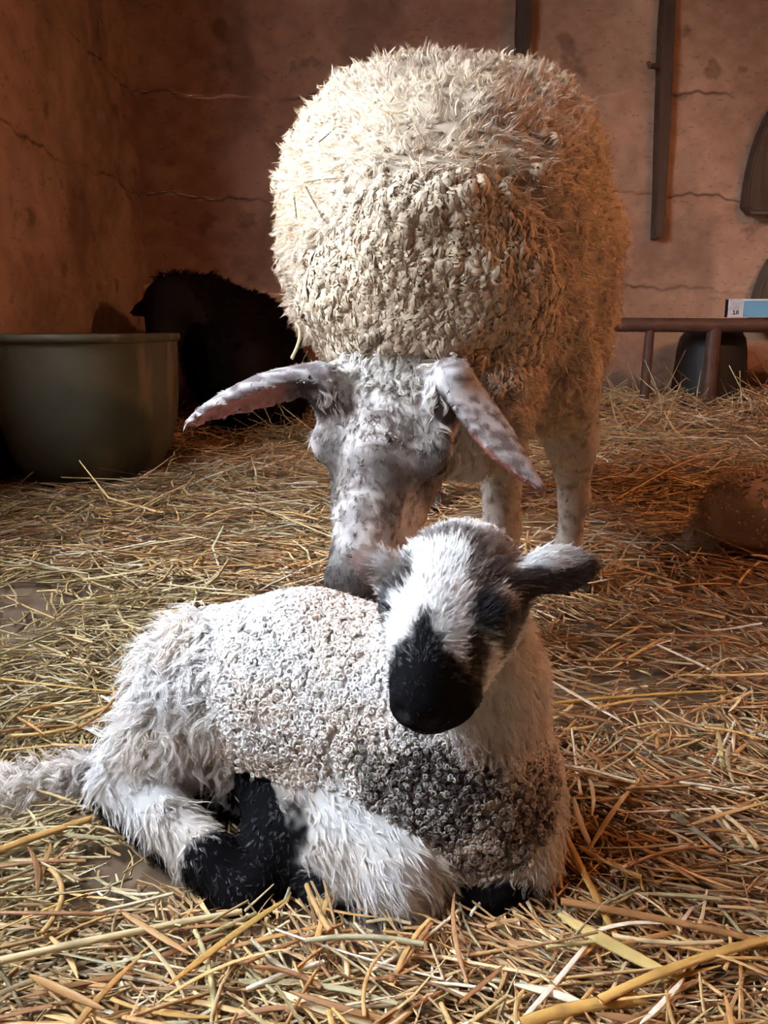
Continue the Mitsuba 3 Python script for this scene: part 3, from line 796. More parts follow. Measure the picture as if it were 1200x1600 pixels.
    add(name + '__short_hair', mm(Vw), Fw, 'mat_hair', Cw, nn(Nw)); tag(name + '__short_hair', kind='stuff')
    for i, s in enumerate((-1, 1)):
        Ve, Fe, Ne = ball(H(s * .0450, .001, zd + .0125), .0088)
        add(name + '__eye' + (f'_{i:03d}' if i else ''), mm(Ve), Fe, 'mat_eye', N=nn(Ne))
    # cloven hoof of the near hind foot
    for i, dx in enumerate((-.010, .010)):
        d_ = nrmz(toe - fet); a_ = toe - d_ * .012 + np.array([dx, 0, -.004])
        b_ = toe + d_ * .020 + np.array([dx * .8, 0, -.010])
        Vh, Fh = tube_mesh([a_, (a_ + b_) / 2, b_ - d_ * .003, b_], [.0125, .0120, .0085, .003], 12)
        put(name + '__hoof' + (f'_{i:03d}' if i else ''), (mm(Vh), Fh), 'mat_hoof')
    return B


PAL = dict(white=(.86, .86, .85), cream=(.83, .77, .71), dark=(.075, .062, .060), black=(.012, .012, .014), pink=(.17, .11, .095))
LAMB = build_lamb('lamb', np.eye(4), 1.0, PAL, 101)
tag('lamb', 'white lamb with black nose and dark face patches lying curled on straw in front', 'lamb')


# ------------------------------------------------------------------ the ewe
def build_ewe():
    rng = np.random.default_rng(202)
    B = Body()
    s1, s2, s3, s4 = np.array([.085, 1.31, .630]), np.array([.095, 1.46, .636]), np.array([.170, 1.82, .600]), np.array([.205, 2.00, .575])
    B.bone([.012, 1.43, .742], [.200, 1.50, .760], .162, .168, .08)
    B.bone(s1, s2, .215, .258, .06).bone(s2, s3, .258, .245, .06).bone(s3, s4, .245, .17, .06)
    poll, nose = at(608, 575, 1.025), at(535, 903, .866)
    n1 = at(662, 432, 1.135)
    B.bone(at(862, 380, 1.68), at(864, 520, 1.68), .138, .115, .05)                              # flank
    B.bone(at(815, 420, 1.30), at(842, 600, 1.27), .120, .078, .04)                              # shoulder
    B.bone(at(942, 330, 1.25), at(925, 600, 1.33), .040, .050, .05, 'body', -1)                  # the hollow behind the shoulder
    B.bone(s1 + [0, -.02, .02], n1, .19, .148, .05, 'neck').bone(n1, poll + [0.015, .06, -.01], .148, .080, .06, 'neck')
    B.bone(at(742, 330, 1.055), at(868, 470, 1.14), .014, .020, .035, 'neck', -1)                # folds of the neck
    B.bone(at(770, 275, 1.08), at(905, 400, 1.17), .010, .016, .03, 'neck', -1)
    B.bone(s1 + [.02, -.06, -.10], at(735, 640, 1.10), .15, .085, .06, 'neck')                   # brisket
    # legs
    def leg(pts, rad, g):
        for i in range(len(pts) - 1):
            B.bone(pts[i], pts[i + 1], rad[i], rad[i + 1], .02, g)
    f1 = [at(775, 620, 1.22), at(784, 720, 1.21), at(783, 830, 1.20)]
    e = f1[2]
    f1 += [np.array([e[0], 1.19, .13]), np.array([e[0], 1.175, .080])]
    leg(f1, [.060, .034, .025, .021, .023], 'leg')
    f2 = [at(868, 590, 1.31), at(893, 690, 1.34), at(897, 780, 1.38)]
    e = f2[2]
    f2 += [np.array([e[0], 1.405, .13]), np.array([e[0] + .004, 1.39, .085])]
    leg(f2, [.075, .040, .024, .020, .022], 'leg')
    hoofs = [f1[-1], f2[-1]]
    for hx in (.115, .295):
        h = [np.array([hx, 1.97, .42]), np.array([hx, 2.00, .33]), np.array([hx + .005, 2.10, .27]), np.array([hx + .005, 2.08, .13]), np.array([hx + .005, 2.055, .09])]
        leg(h, [.10, .06, .033, .024, .024], 'leg'); hoofs.append(h[-1])
    # tail
    B.bone(s4 + [.0, .13, .08], s4 + [.01, .20, -.10], .04, .03, .03)
    # head
    O = at(594, 658, .964)
    fwd = nrmz(nose - poll)
    fr = frame(fwd, nrmz(EYE - O) + np.array([-.20, 0, 0]))
    S = np.linalg.norm(nose - poll) / .30
    H = lambda x, y, z: O + S * (np.array([x, y, z]) @ fr)
    L2 = lambda P: ((P - O) @ fr.T) / S
    r = lambda *a: tuple(S * v for v in a)
    zd = -.055
    B.ell(H(0, -.055, zd), r(.080, .075, .062), fr, .03, 'head')
    B.ell(H(0, .0, zd), r(.074, .075, .058), fr, .03, 'head')
    B.bone(H(0, .03, zd + .004), H(0, .185, zd + .008), S * .052, S * .034, .03, 'head')
    B.bone(H(0, .0, zd + .036), H(0, .17, zd + .026), S * .028, S * .021, .02, 'head')
    B.ell(H(0, .205, zd + .002), r(.036, .026, .034), fr, .018, 'head')
    B.bone(H(0, .05, zd - .062), H(0, .185, zd - .026), S * .040, S * .023, .03, 'head')
    for s in (-1, 1):
        B.bone(H(s * .036, -.02, zd - .050), H(s * .024, .09, zd - .050), S * .050, S * .036, .03, 'head')
        B.ell(H(s * .068, .018, zd + .022), r(.026, .033, .023), fr, .018, 'head')
        B.ell(H(s * .0835, .032, zd + .010), r(.010, .016, .010), fr, .006, 'head', -1)
        B.ell(H(s * .020, .220, zd + .012), r(.006, .011, .006), fr, .006, 'head', -1)
    B.ell(H(0, .225, zd - .016), r(.036, .016, .0035), fr, .004, 'head', -1)
    # ears: drooping leaves, hollow underneath
    for pts, up in ((((500, 596, .985), (440, 604, .965), (370, 634, .940), (308, 656, .925)), (0.1, -.60, .8)), (((708, 590, .975), (745, 640, .955), (788, 708, .935), (838, 755, .925)), (.55, -.75, .35))):
        q = [at(*p) for p in pts]
        B.bone(H(-.062 if pts[0][0] < 600 else .060, -.034, zd + .015), q[0], .030, .024, .02, 'ear')
        ctl = np.array(q)
        for t in np.linspace(0, 1, 9):
            bz = lambda t: ctl[0] * (1 - t) ** 3 + 3 * ctl[1] * t * (1 - t) ** 2 + 3 * ctl[2] * t * t * (1 - t) + ctl[3] * t ** 3
            c, tg = bz(t), bz(t + .01) - bz(t - .01)
            wd = np.interp(t, [0, .2, .45, .7, .88, 1], [.027, .030, .0315, .024, .014, .006])
            B.ell(c, (.0078 - .002 * t, .026 - .006 * t, wd), frame(tg, np.cross(tg, up)), .010, 'ear')
        if pts[0][0] < 600:
            for t in np.linspace(.05, .8, 6):
                c, tg = bz(t), bz(t + .01) - bz(t - .01)
                wd = np.interp(t, [0, .2, .45, .7, .88, 1], [.017, .022, .024, .017, .009, .004])
                B.ell(c + [0, .000, .003], (wd * .80, .030, wd), frame(tg, np.cross(tg, up)), .010, 'ear')
            for t in np.linspace(.15, .85, 7):
                c, tg = bz(t), bz(t + .01) - bz(t - .01)
                wd = np.interp(t, [0, .2, .45, .7, .88, 1], [.017, .022, .024, .017, .009, .004])
                B.ell(c + np.array([0, -.95, -.75]) * wd * .62, (wd * .78, .022, wd * .62), frame(tg, np.cross(tg, [.1, -.6, -.8])), .006, 'ear', -1)
        d_ = nrmz(np.asarray(up, float)); fe = frame(q[2] - q[0], np.cross(q[2] - q[0], up))
        c = (q[1] + q[2]) / 2 - d_ * .012
        if pts[0][0] > 600: B.ell(c, (.010, .052, .020), fe, .008, 'ear', -1)
    V, F, N = nets(*B.grid(0.0058), smooth=1)
    g, dirs = B.groups(V)
    fleece = np.isin(g, ['body', 'neck'])
    # the wool starts behind the poll; shins and face are bare
    q = L2(V)
    cream, shadea, dirty = np.array([.66, .55, .405]), np.array([.61, .505, .385]), np.array([.46, .38, .29])

    def wool(P):
        C = mixc(cream, shadea, sstep(.35, .65, vn(P, 9, 3)))
        C = mixc(C, dirty, sstep(.58, .78, vn(P, 14, 9) * .6 + vn(P, 45, 10) * .4) * .55)
        return C

    def skin(P, g=None):
        if g is None: g, _ = B.groups(P)
        q = L2(P); X, Y, Z = q.T
        w1, w2 = vn(P, 130, 5), vn(P, 30, 6); w = .55 * w1 + .45 * w2
        rip = vn(np.stack([X * .5, Y * 2.2, Z], 1), 75, 15)                       # fine ripples across the face
        w = .40 * w1 + .35 * w2 + .25 * rip
        C = mixc(np.array([.74, .71, .685]), np.array([.25, .21, .195]), sstep(.44, .64, w))
        spot = lambda cx, cy, rx, ry, a=.7: 1 - sstep(.55, 1.4, np.hypot((X - cx) / rx, (Y - cy) / ry) + (w - .5) * a * 2)
        grey, brown = np.array([.12, .10, .095]), np.array([.18, .125, .09])
        C = mixc(C, np.array([.78, .76, .73]), sstep(.0, -.05, Y + (w - .5) * .06) * .85)
        C = mixc(C, brown, spot(.022, -.048, .026, .014) * .75)
        C = mixc(C, grey, spot(.004, .070, .045, .026) * .75)
        C = mixc(C, grey, spot(-.060, .060, .018, .04) * .8)
        C = mixc(C, np.array([.60, .58, .56]), spot(.062, .0, .024, .016) * .7)
        C = mixc(C, grey * .7, spot(.074, .045, .024, .030) * .85)
        C = mixc(C, np.array([.58, .56, .56]), spot(-.012, .145, .014, .06) * .5)  # lit left side of the nose bridge, painted lighter
        C = mixc(C, grey * .45, sstep(.145, .195, Y + (w - .5) * .06) * .92)
        C = mixc(C, np.array([.50, .40, .31]), sstep(-.085, -.12, Z) * .8)  # tan jaw and throat: their shade is put into the colour
        C = np.where((g == 'leg')[:, None], mixc(np.array([.52, .46, .40]), np.array([.26, .20, .17]), sstep(.5, .75, w)), C)
        ce = mixc(np.array([.56, .545, .55]), np.array([.22, .18, .18]), sstep(.47, .62, w))
        low = (N_at(P) * np.array([0, .5, .86])).sum(1)
        ce = mixc(ce, mixc(np.array([.34, .13, .10]) + 0 * P, np.array([.06, .045, .045]), sstep(.14, .10, np.abs(X))), sstep(-.30, -.55, low) * .95)
        return np.where((g == 'ear')[:, None], ce, C)
    from scipy.spatial import cKDTree
    tree = cKDTree(V)
    N_at = lambda P: N[tree.query(P)[1]]
    C = np.where(fleece[:, None], wool(V) * .62, skin(V, g))  # darker skin below the fleece stands for shade between the tufts
    # clumpy relief of the coat
    neckw0 = 1 - sstep(.75, 1.2, np.linalg.norm((V - at(670, 470, 1.05)) / np.array([.19, .30, .15]), axis=1))
    Vd = V + N * ((g == 'head') * .0035 * (vn(V, 48, 21) - .5) * sstep(.06, -.02, L2(V)[:, 1]))[:, None]
    Vd = Vd + N * (fleece * (.010 * (vn(V, 32, 1) - .5) + (.012 + .016 * neckw0) * (vn(V, 15, 2) - .5)))[:, None]
    Nd = vnormals(Vd, F)
    add('ewe__body', Vd, F, 'mat_wool', C, Nd)
    vis = facing(V, N)
    parts = []
    gn = np.array([.0, -.25, -1.0])
    tang = lambda d, n: nrmz(d - n * (n * d).sum(1)[:, None] + 1e-6)
    front = np.linalg.norm((V - at(675, 475, 1.05)) / np.array([.19, .30, .125]), axis=1)
    neckw = 1 - sstep(.65, 1.25, front + .4 * (vn(V, 9, 12) - .5))
    hid = 1 - .0 * vis
    bare = sstep(-.118, -.095, q[:, 1]) * (np.abs(q[:, 0]) < .13) * (np.linalg.norm(q, axis=1) < .30)      # the poll and cheeks carry no fleece
    fz = fleece * vis * (1 - bare)
    # back, ribs and flank: open upright tufts with curled tips
    P, n = scatter(Vd, F, Nd, 13500, rng, fz * (1 - .65 * neckw ** 3) + 1e-9)
    rad = P - at(690, 300, 1.15); rd = np.linalg.norm(rad, axis=1, keepdims=True)
    rad = tang(nrmz(rad) * .7 + np.array([0, 0, -.1]), n) * np.clip(rd / .13, .15, 1)
    lng = .0155 + .012 * np.exp(-(np.linalg.norm(P - at(750, 360, 1.12), axis=1) / .085) ** 2)
    parts.append(clumps(P, n, rad * .7, rng, 6, lng, .0042, .0018, wool, .62, .0026, .7, 5, .78, .16, .5, .70, .09, .95))
    # neck: dense rounded locks hanging down, each a soft knob
    P, n = scatter(Vd, F, Nd, 2700, rng, fz * (neckw ** 3 + .0005) + 1e-9)
    fl = tang(gn[None] + np.stack([(P[:, 0] - .06) * 2.2, 0 * P[:, 0], 0 * P[:, 0]], 1), n)
    parts.append(knobs(P, n, fl, rng, 15, .0070, .0031, wool))
    P, n = scatter(Vd, F, Nd, 2600, rng, fz * (neckw + .01) + 1e-9)
    fl = tang(gn[None] + np.stack([(P[:, 0] - .06) * 2.2, 0 * P[:, 0], 0 * P[:, 0]], 1), n)
    parts.append(clumps(P + n * .004, n, fl * .7, rng, 5, .012, .0045, .0011, wool, .7, .0030, .8, 4, .6, .05, .5, .60, .10))
    Vw, Fw, Cw, Nw = join(parts)
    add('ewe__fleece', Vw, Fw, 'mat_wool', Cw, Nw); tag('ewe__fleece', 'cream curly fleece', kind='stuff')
    # short hair on face, ears and legs; wool tufts over the poll
    parts = []
    P, n = scatter(V, F, N, 9000, rng, (np.isin(g, ['head', 'ear']) + .5 * (g == 'leg')) * vis + 1e-9)
    gg, dd = B.groups(P)
    q = L2(P)
    fd = np.where((gg == 'head')[:, None], (np.array([0, 1., 0]) @ fr)[None], np.where((gg == 'leg')[:, None], np.array([[0, 0, -1.]]), np.array([[0, -.3, -.6]]) + np.sign(q[:, :1]) * np.array([[.8, 0, 0]])))
    ok = np.linalg.norm(np.stack([np.abs(q[:, 0]) - .0835, q[:, 1] - .032, q[:, 2] - zd - .010], 1), axis=1) > .016
    lng = np.where((gg == 'head') & (q[:, 1] < .03), .011, np.where(gg == 'ear', .0042, .0065))
    parts.append(clumps(P[ok], n[ok], tang(fd, n)[ok], rng, 4, lng[ok], .0024, .0015, skin, .45, .0010, .5, 4, .6, .22, .2, .35, .22))
    P, n = scatter(V, F, N, 1100, rng, np.maximum((g == 'head') * sstep(-.03, -.07, L2(V)[:, 1]), fleece * bare * 1.0) + (g == 'ear') * sstep(.085, .06, np.abs(L2(V)[:, 0])) * .3 + 1e-9)
    parts.append(clumps(P, n, tang(np.array([[0, -.2, -.8]]), n), rng, 10, .017, .003, .0013, lambda p: np.tile(np.array([.70, .67, .62]), (len(p), 1)), .7, .003, .9, 5, .7))
    Vw, Fw, Cw, Nw = join(parts)
    add('ewe__short_hair', Vw, Fw, 'mat_wool', Cw, Nw); tag('ewe__short_hair', kind='stuff')
    for i, s in enumerate((-1, 1)):
        Ve, Fe, Ne = ball(H(s * .0755, .032, zd + .010), .0135 * S)
        add('ewe__eye' + (f'_{i:03d}' if i else ''), Ve, Fe, 'mat_eye', N=Ne)
    k = 0
    for h in hoofs:
        for dx in (-.012, .012):
            a_ = h + np.array([dx, -.006, .005]); b_ = h + np.array([dx * 1.25, -.035, -.030])
            put('ewe__hoof' + (f'_{k:03d}' if k else ''), tube_mesh([a_, (a_ + b_) / 2, b_], [.015, .017, .013], 12), 'mat_hoof'); k += 1
    return B


EWE = build_ewe()
tag('ewe', 'big cream woolly ewe standing with head lowered over the white lamb', 'sheep')


# ------------------------------------------------------------------ two more animals: a black sheep in the corner, a brown lamb at the right
def build_dark_sheep():
    rng = np.random.default_rng(303)
    B = Body()
    a, b = np.array([-.71, 3.55, .53]), np.array([-.62, 3.86, .48])
    B.bone(a, b, .145, .18, .05).bone([-.66, 3.55, .36], [-.57, 3.80, .32], .17, .20, .08).bone([-.60, 3.52, .24], [-.54, 3.78, .24], .15, .19, .08)
    head, muz = at(266, 478, 3.30), at(257, 530, 3.17)
    B.bone(a + [-.02, -.02, .04], head + [0.02, .06, .01], .14, .11, .04)
    B.bone(head, muz, .105, .066, .04, 'head').bone(muz, muz + [0, -.02, -.05], .055, .045, .03, 'head')
    for s, tip in ((-1, at(204, 490, 3.30)), (1, at(322, 505, 3.27))):
        base = head + [s * .06, 0, .015]
        f_ = frame(tip - base, np.cross(tip - base, [0, -.8, .5]))
        B.ell((base + tip) / 2, (.010, np.linalg.norm(tip - base) * .62, .034), f_, .02, 'head')
    gl = 0.03
    for x, y in ((-.72, 3.46), (-.56, 3.46), (-.66, 3.88), (-.46, 3.88)):
        B.bone([x, y, .38], [x, y, .22], .07, .040, .03, 'leg').bone([x, y, .22], [x, y - .01, gl + .02], .034, .026, .02, 'leg')
    B.bone(b + [.02, .15, .03], b + [.03, .19, -.2], .04, .03, .03)
    V, F, N = nets(*B.grid(.013))
    g, _ = B.groups(V)
    V2 = V + N * ((g == 'body') * .02 * (vn(V, 14, 1) - .5))[:, None]
    col = lambda P: mixc(np.array([.009, .007, .007]), np.array([.020, .013, .012]), vn(P, 10, 2))
    add('black_sheep__body', V2, F, 'mat_wool', col(V), vnormals(V2, F))
    P, n = scatter(V, F, N, 3800, rng, (g == 'body') * facing(V, N) + 1e-6)
    fl = nrmz(np.array([0, 0, -1.0]) - n * n[:, 2:] * -1)
    m = clumps(P, n, fl * .6, rng, 5, .030, .006, .005, col, .7, .006, .8, 4, .7)
    add('black_sheep__fleece', m[0], m[1], 'mat_wool', m[2], m[3]); tag('black_sheep__fleece', kind='stuff')
    for i, s in enumerate((-1, 1)):
        Ve, Fe, Ne = ball(head * .5 + muz * .5 + np.array([s * .060, -.012, .022]), .014, 2)
        add('black_sheep__eye' + (f'_{i:03d}' if i else ''), Ve, Fe, 'mat_eye', N=Ne)
    return B


DARK = build_dark_sheep()
tag('black_sheep', 'black sheep standing in the dim corner behind the feed trough', 'sheep')

PAL2 = dict(white=(.70, .52, .40), cream=(.56, .41, .31), dark=(.05, .036, .03), black=(.015, .012, .012), pink=(.3, .18, .14))
c0 = np.array([-.03, .75, 0])
c1 = np.array([.885, 1.63, .024])
ang = math.radians(160)
Rz = np.array([[math.cos(ang), -math.sin(ang), 0], [math.sin(ang), math.cos(ang), 0], [0, 0, 1]]) @ np.diag([-1, 1, 1]) * 0.86
Rz = Rz * 1.12
M2 = np.eye(4); M2[:3, :3] = Rz; M2[:3, 3] = c1 - Rz @ c0
build_lamb('brown_lamb', M2, 0.24, PAL2, 404)
tag('brown_lamb', 'brown curly-coated lamb lying on the straw at the right edge, facing away', 'lamb')

# ------------------------------------------------------------------ straw
STRAW = np.array([(.60, .37, .14), (.70, .48, .21), (.76, .60, .34), (.54, .30, .11), (.42, .22, .09), (.36, .18, .08), (.52, .45, .22), (.46, .42, .26), (.84, .76, .58), (.66, .42, .14)])
SW = np.array([.16, .15, .11, .14, .12, .10, .06, .05, .05, .06])


def straws(P, az, tilt, L, w, flat, col, rng, sides=4, seg=3, bend=0.10):
    n = len(P)
    d = np.stack([np.cos(az) * np.cos(tilt), np.sin(az) * np.cos(tilt), np.sin(tilt)], 1)
    a = nrmz(np.cross(d, np.array([0, 0, 1.0]))); b = np.cross(a, d)
    roll = rng.normal(0, .5, n)[:, None]
    a, b = a * np.cos(roll) + b * np.sin(roll), b * np.cos(roll) - a * np.sin(roll)
    s = np.linspace(-.5, .5, seg + 1)
    bx, bz = rng.normal(0, bend, n), rng.normal(0, bend * .5, n)
    kink = np.where(rng.random(n) < .15, rng.normal(0, .35, n), 0)
    path = P[:, None] + d[:, None] * (L[:, None] * s[None])[..., None] + a[:, None] * (L[:, None] * (bx[:, None] * (s[None] ** 2 - .1) * 2 + kink[:, None] * np.maximum(s[None] - .1, 0)))[..., None] - b[:, None] * (L[:, None] * bz[:, None] * (s[None] ** 2) * 2)[..., None]
    th = (np.arange(sides) + .5) * 2 * np.pi / sides
    ca, sb = np.cos(th), np.sin(th)
    tp = 1 - rng.uniform(0, .5, n)[:, None] * (s[None] + .5) - (flat < .3)[:, None] * .35 * (np.abs(s[None]) * 2) ** 2
    ra = (w / 2)[:, None] * tp; rb = ra * flat[:, None]
    V = path[:, :, None] + a[:, None, None] * (ra[:, :, None] * ca)[..., None] + b[:, None, None] * (rb[:, :, None] * sb)[..., None]
    nn = nrmz(a[:, None] * ca[None, :, None] * flat[:, None, None] + b[:, None] * sb[None, :, None])
    N = np.broadcast_to(nn[:, None], V.shape)
    sh = 1 + rng.normal(0, .10, (n, seg + 1, 1, 1)) + .12 * (np.arange(sides) % 2)[None, None, :, None] - .06
    C = np.clip(col[:, None, None] * sh, .01, .9); C = np.broadcast_to(C, V.shape)
    k = seg + 1
    i, j = np.meshgrid(np.arange(seg), np.arange(sides), indexing='ij')
    q = np.stack([i * sides + j, i * sides + (j + 1) % sides, (i + 1) * sides + (j + 1) % sides, (i + 1) * sides + j], -1).reshape(-1, 4)
    f = np.vstack([q[:, [0, 1, 2]], q[:, [0, 2, 3]], [[0, m, m + 1] for m in range(1, sides - 1)], [[seg * sides, seg * sides + m + 1, seg * sides + m] for m in range(1, sides - 1)]])
    F = (f[None] + (np.arange(n) * k * sides)[:, None, None]).reshape(-1, 3)
    return V.reshape(-1, 3), F, C.reshape(-1, 3), N.reshape(-1, 3), path


rng = np.random.default_rng(77)


def pick_colors(P, n):
    c = STRAW[rng.choice(len(STRAW), n, p=SW)]
    warm = vn(P, 2.2, 61)
    c = c * (.62 + .56 * rng.random((n, 1)))
    c = c * .86 + .14 * c.mean(1, keepdims=True) * np.array([1.1, 1.0, .85])
    greenish = sstep(.55, .75, warm) * (P[:, 0] < .2)
    c = mixc(c, np.array([.50, .46, .25]), greenish * .45)
    return c


def inside(body, pts, margin):
    out = np.zeros(len(pts), bool)
    for p in body.prims:
        if p[7] > 0: out |= body.dist(p, pts[:, 0], pts[:, 1], pts[:, 2]) < margin
    return out


def clear(path):
    """straws that pierce no animal or furniture"""
    n, k = path.shape[:2]
    p = path.reshape(-1, 3)
    bad = inside(LAMB, p, .002) | inside(EWE, p, .004) | inside(DARK, p, .01)
    bad |= ((np.abs((p[:, 0] + .905) / (.152 + .085 * sstep(.03, .14, p[:, 2]))) ** 2.7 + np.abs((p[:, 1] - 2.62) / (.285 + .155 * sstep(.03, .14, p[:, 2]))) ** 2.7) < 1)
    q = np.linalg.solve(M2[:3, :3], (p - M2[:3, 3]).T).T
    bad |= inside(LAMB, q, .002)
    bad |= (np.abs(p[:, 1] - RY) < .05) & (np.abs(p[:, 2] - rz - .05) < .07) & (p[:, 0] > .8) | (p[:, 1] > Y1 - .07) | (p[:, 0] < X0 + .07)
    return ~bad.reshape(n, k).any(1)


def litter(n, ylo, yhi, Lr, wr, layers, tilt, xpad=.25, sides=4, seg=3, up=0.0, flatp=.45, sel=None):
    y = ylo + (yhi - ylo) * rng.random(n)
    half = np.minimum((y * .50 + xpad), 2.6)
    x = np.clip((2 * rng.random(n) - 1) * half, X0 + .03, X1 - .05)
    L = rng.uniform(*Lr, n) * np.exp(rng.normal(0, .35, n)); w = rng.uniform(*wr, n)
    P0 = np.stack([x, y, 0 * x], 1)
    thin = sstep(.62, .78, vn(P0, 3.1, 71)) * .5                     # bare, trodden places
    for bx, by, br in ((-.24, .67, .05), (-.60, 1.32, .12)): thin = np.maximum(thin, .74 * (1 - sstep(.6, 1.3, np.hypot((x - bx) / br, (y - by) / br))))
    keep = rng.random(n) > thin
    if sel is not None: keep &= sel(x, y)
    x, y, L, w, P0 = x[keep], y[keep], L[keep], w[keep], P0[keep]; n = len(x)
    az = rng.uniform(0, np.pi, n) + 0.0
    # straw lies in drifts: neighbours share a direction
    az = np.where(rng.random(n) < .55, vn(P0, 2.6, 91) * 7.0 + rng.normal(0, .45, n), az)
    tl = rng.normal(0, tilt, n) + (rng.random(n) < up) * rng.uniform(.3, 1.0, n)
    z = zfloor(x, y) + rng.random(n) ** 1.3 * layers + np.abs(np.sin(tl)) * L * .42
    P = np.stack([x, y, z], 1)
    flat = np.where(rng.random(n) < flatp, rng.uniform(.14, .3, n), rng.uniform(.6, 1.0, n))
    w = np.where(flat < .35, w * 1.35, w)
    col = pick_colors(P, n)
    V, F, C, N, path = straws(P, az, tl, L, w, flat, col, rng, sides, seg)
    ok = clear(path)
    m = np.repeat(ok, (seg + 1) * sides)
    fm = np.repeat(ok, len(F) // n)
    re = np.cumsum(m) - 1
    return V[m], re[F[fm]], C[m], N[m]


parts = [litter(6800, .40, .85, (.022, .075), (.0022, .0046), .018, .12, flatp=.62),
         litter(4200, .40, 1.0, (.010, .028), (.0013, .0032), .019, .18, seg=1),
         litter(7200, .80, 1.35, (.030, .090), (.0022, .0048), .020, .11, seg=2, flatp=.6),
         litter(7200, 1.3, 2.3, (.06, .14), (.0030, .0060), .025, .12, seg=2),
         litter(7000, 2.2, 3.4, (.08, .20), (.0035, .0060), .035, .14, seg=2),
         litter(5200, 3.2, 4.17, (.09, .24), (.004, .0065), .045, .22, seg=2, up=.10),
         litter(900, 3.0, 3.8, (.14, .28), (.004, .0060), .05, .35, seg=2, up=.4, sel=lambda x, y: x > .7)]
V, F, C, N = join(parts)
add('straw_litter', V, F, 'mat_straw', C, N)
tag('straw_litter', 'golden and brown straw litter covering the whole barn floor', 'straw', kind='stuff')
print('litter triangles', len(F))


# single stalks that can be told apart: the longest and nearest ones, one thing each
GOLD, PALE, BROWN, GREEN, WHITE = (.66, .42, .13), (.74, .58, .32), (.46, .25, .10), (.50, .46, .24), (.86, .80, .66)


def stalk(key, a, b, w, flat, col, seed, label=None, group=None, bend=.04, nodes=True, sag=0.0):
    """one straw from a to b with joints along it, split and flattened as straw is"""
    r_ = np.random.default_rng(seed)
    a, b = np.asarray(a, float), np.asarray(b, float)
    L = np.linalg.norm(b - a); k = 13
    s = np.linspace(0, 1, k)
    d = (b - a) / L; sd = nrmz(np.cross(d, [0, 0, 1.0])); up = np.cross(sd, d)
    c = r_.normal(0, bend) * L
    pts = a + (b - a) * s[:, None] + sd * (c * 4 * s * (1 - s))[:, None] + up * ((abs(r_.normal(0, bend * .4)) - sag) * L * 4 * s * (1 - s))[:, None]
    rad = np.full(k, w / 2) * (1 - .25 * s * r_.random())
    if flat < .4: rad = rad * (1 - .75 * (np.abs(2 * s - 1)) ** 3)
    elif nodes: rad[[4, 9]] *= 1.18
    sides = 8
    tg = nrmz(np.gradient(pts, axis=0)); u = nrmz(np.cross(tg, [0, 0, 1.0])); v = np.cross(u, tg)
    ro = r_.normal(0, .35); u, v = u * math.cos(ro) + v * math.sin(ro), v * math.cos(ro) - u * math.sin(ro)
    th = np.arange(sides) * 2 * np.pi / sides
    V = pts[:, None] + u[:, None] * (rad[:, None] * np.cos(th))[..., None] + v[:, None] * (rad[:, None] * flat * np.sin(th))[..., None]
    N = nrmz(u[:, None] * (flat * np.cos(th))[None, :, None] + v[:, None] * np.sin(th)[None, :, None])
    cc = np.asarray(col)[None, None] * (1 + .16 * (vn(np.stack([s * L * 60, 0 * s, 0 * s + seed], 1), 1.0)[:, None, None] - .5) + .14 * (r_.random(sides) - .5)[None, :, None])
    C = np.broadcast_to(cc, V.shape).copy()
    if flat >= .4 and nodes: C[[4, 9]] *= .72
    i, j = np.meshgrid(np.arange(k - 1), np.arange(sides), indexing='ij')
    q = np.stack([i * sides + j, i * sides + (j + 1) % sides, (i + 1) * sides + (j + 1) % sides, (i + 1) * sides + j], -1).reshape(-1, 4)
    F = np.vstack([q[:, [0, 1, 2]], q[:, [0, 2, 3]], [[0, m + 1, m] for m in range(1, sides - 1)], [[(k - 1) * sides, (k - 1) * sides + m, (k - 1) * sides + m + 1] for m in range(1, sides - 1)]])
    add(key, V.reshape(-1, 3), F, 'mat_straw', np.clip(C.reshape(-1, 3), .01, .9), N.reshape(-1, 3))
    tag(key, label, 'straw', group)


def onfloor(px, py, z=.02):
    """where the sight line through this place of the frame meets the litter's surface"""
    rx, ry = (px - 600) / FPX, (800 - py) / FPX
    d = FWD + np.array([rx, 0, 0]) + ry * UPV
    h = 0.0
    for _ in range(12):
        p = EYE + d * ((h + z - EYE[2]) / d[2]); h = float(zfloor(p[0], p[1]))
    return p


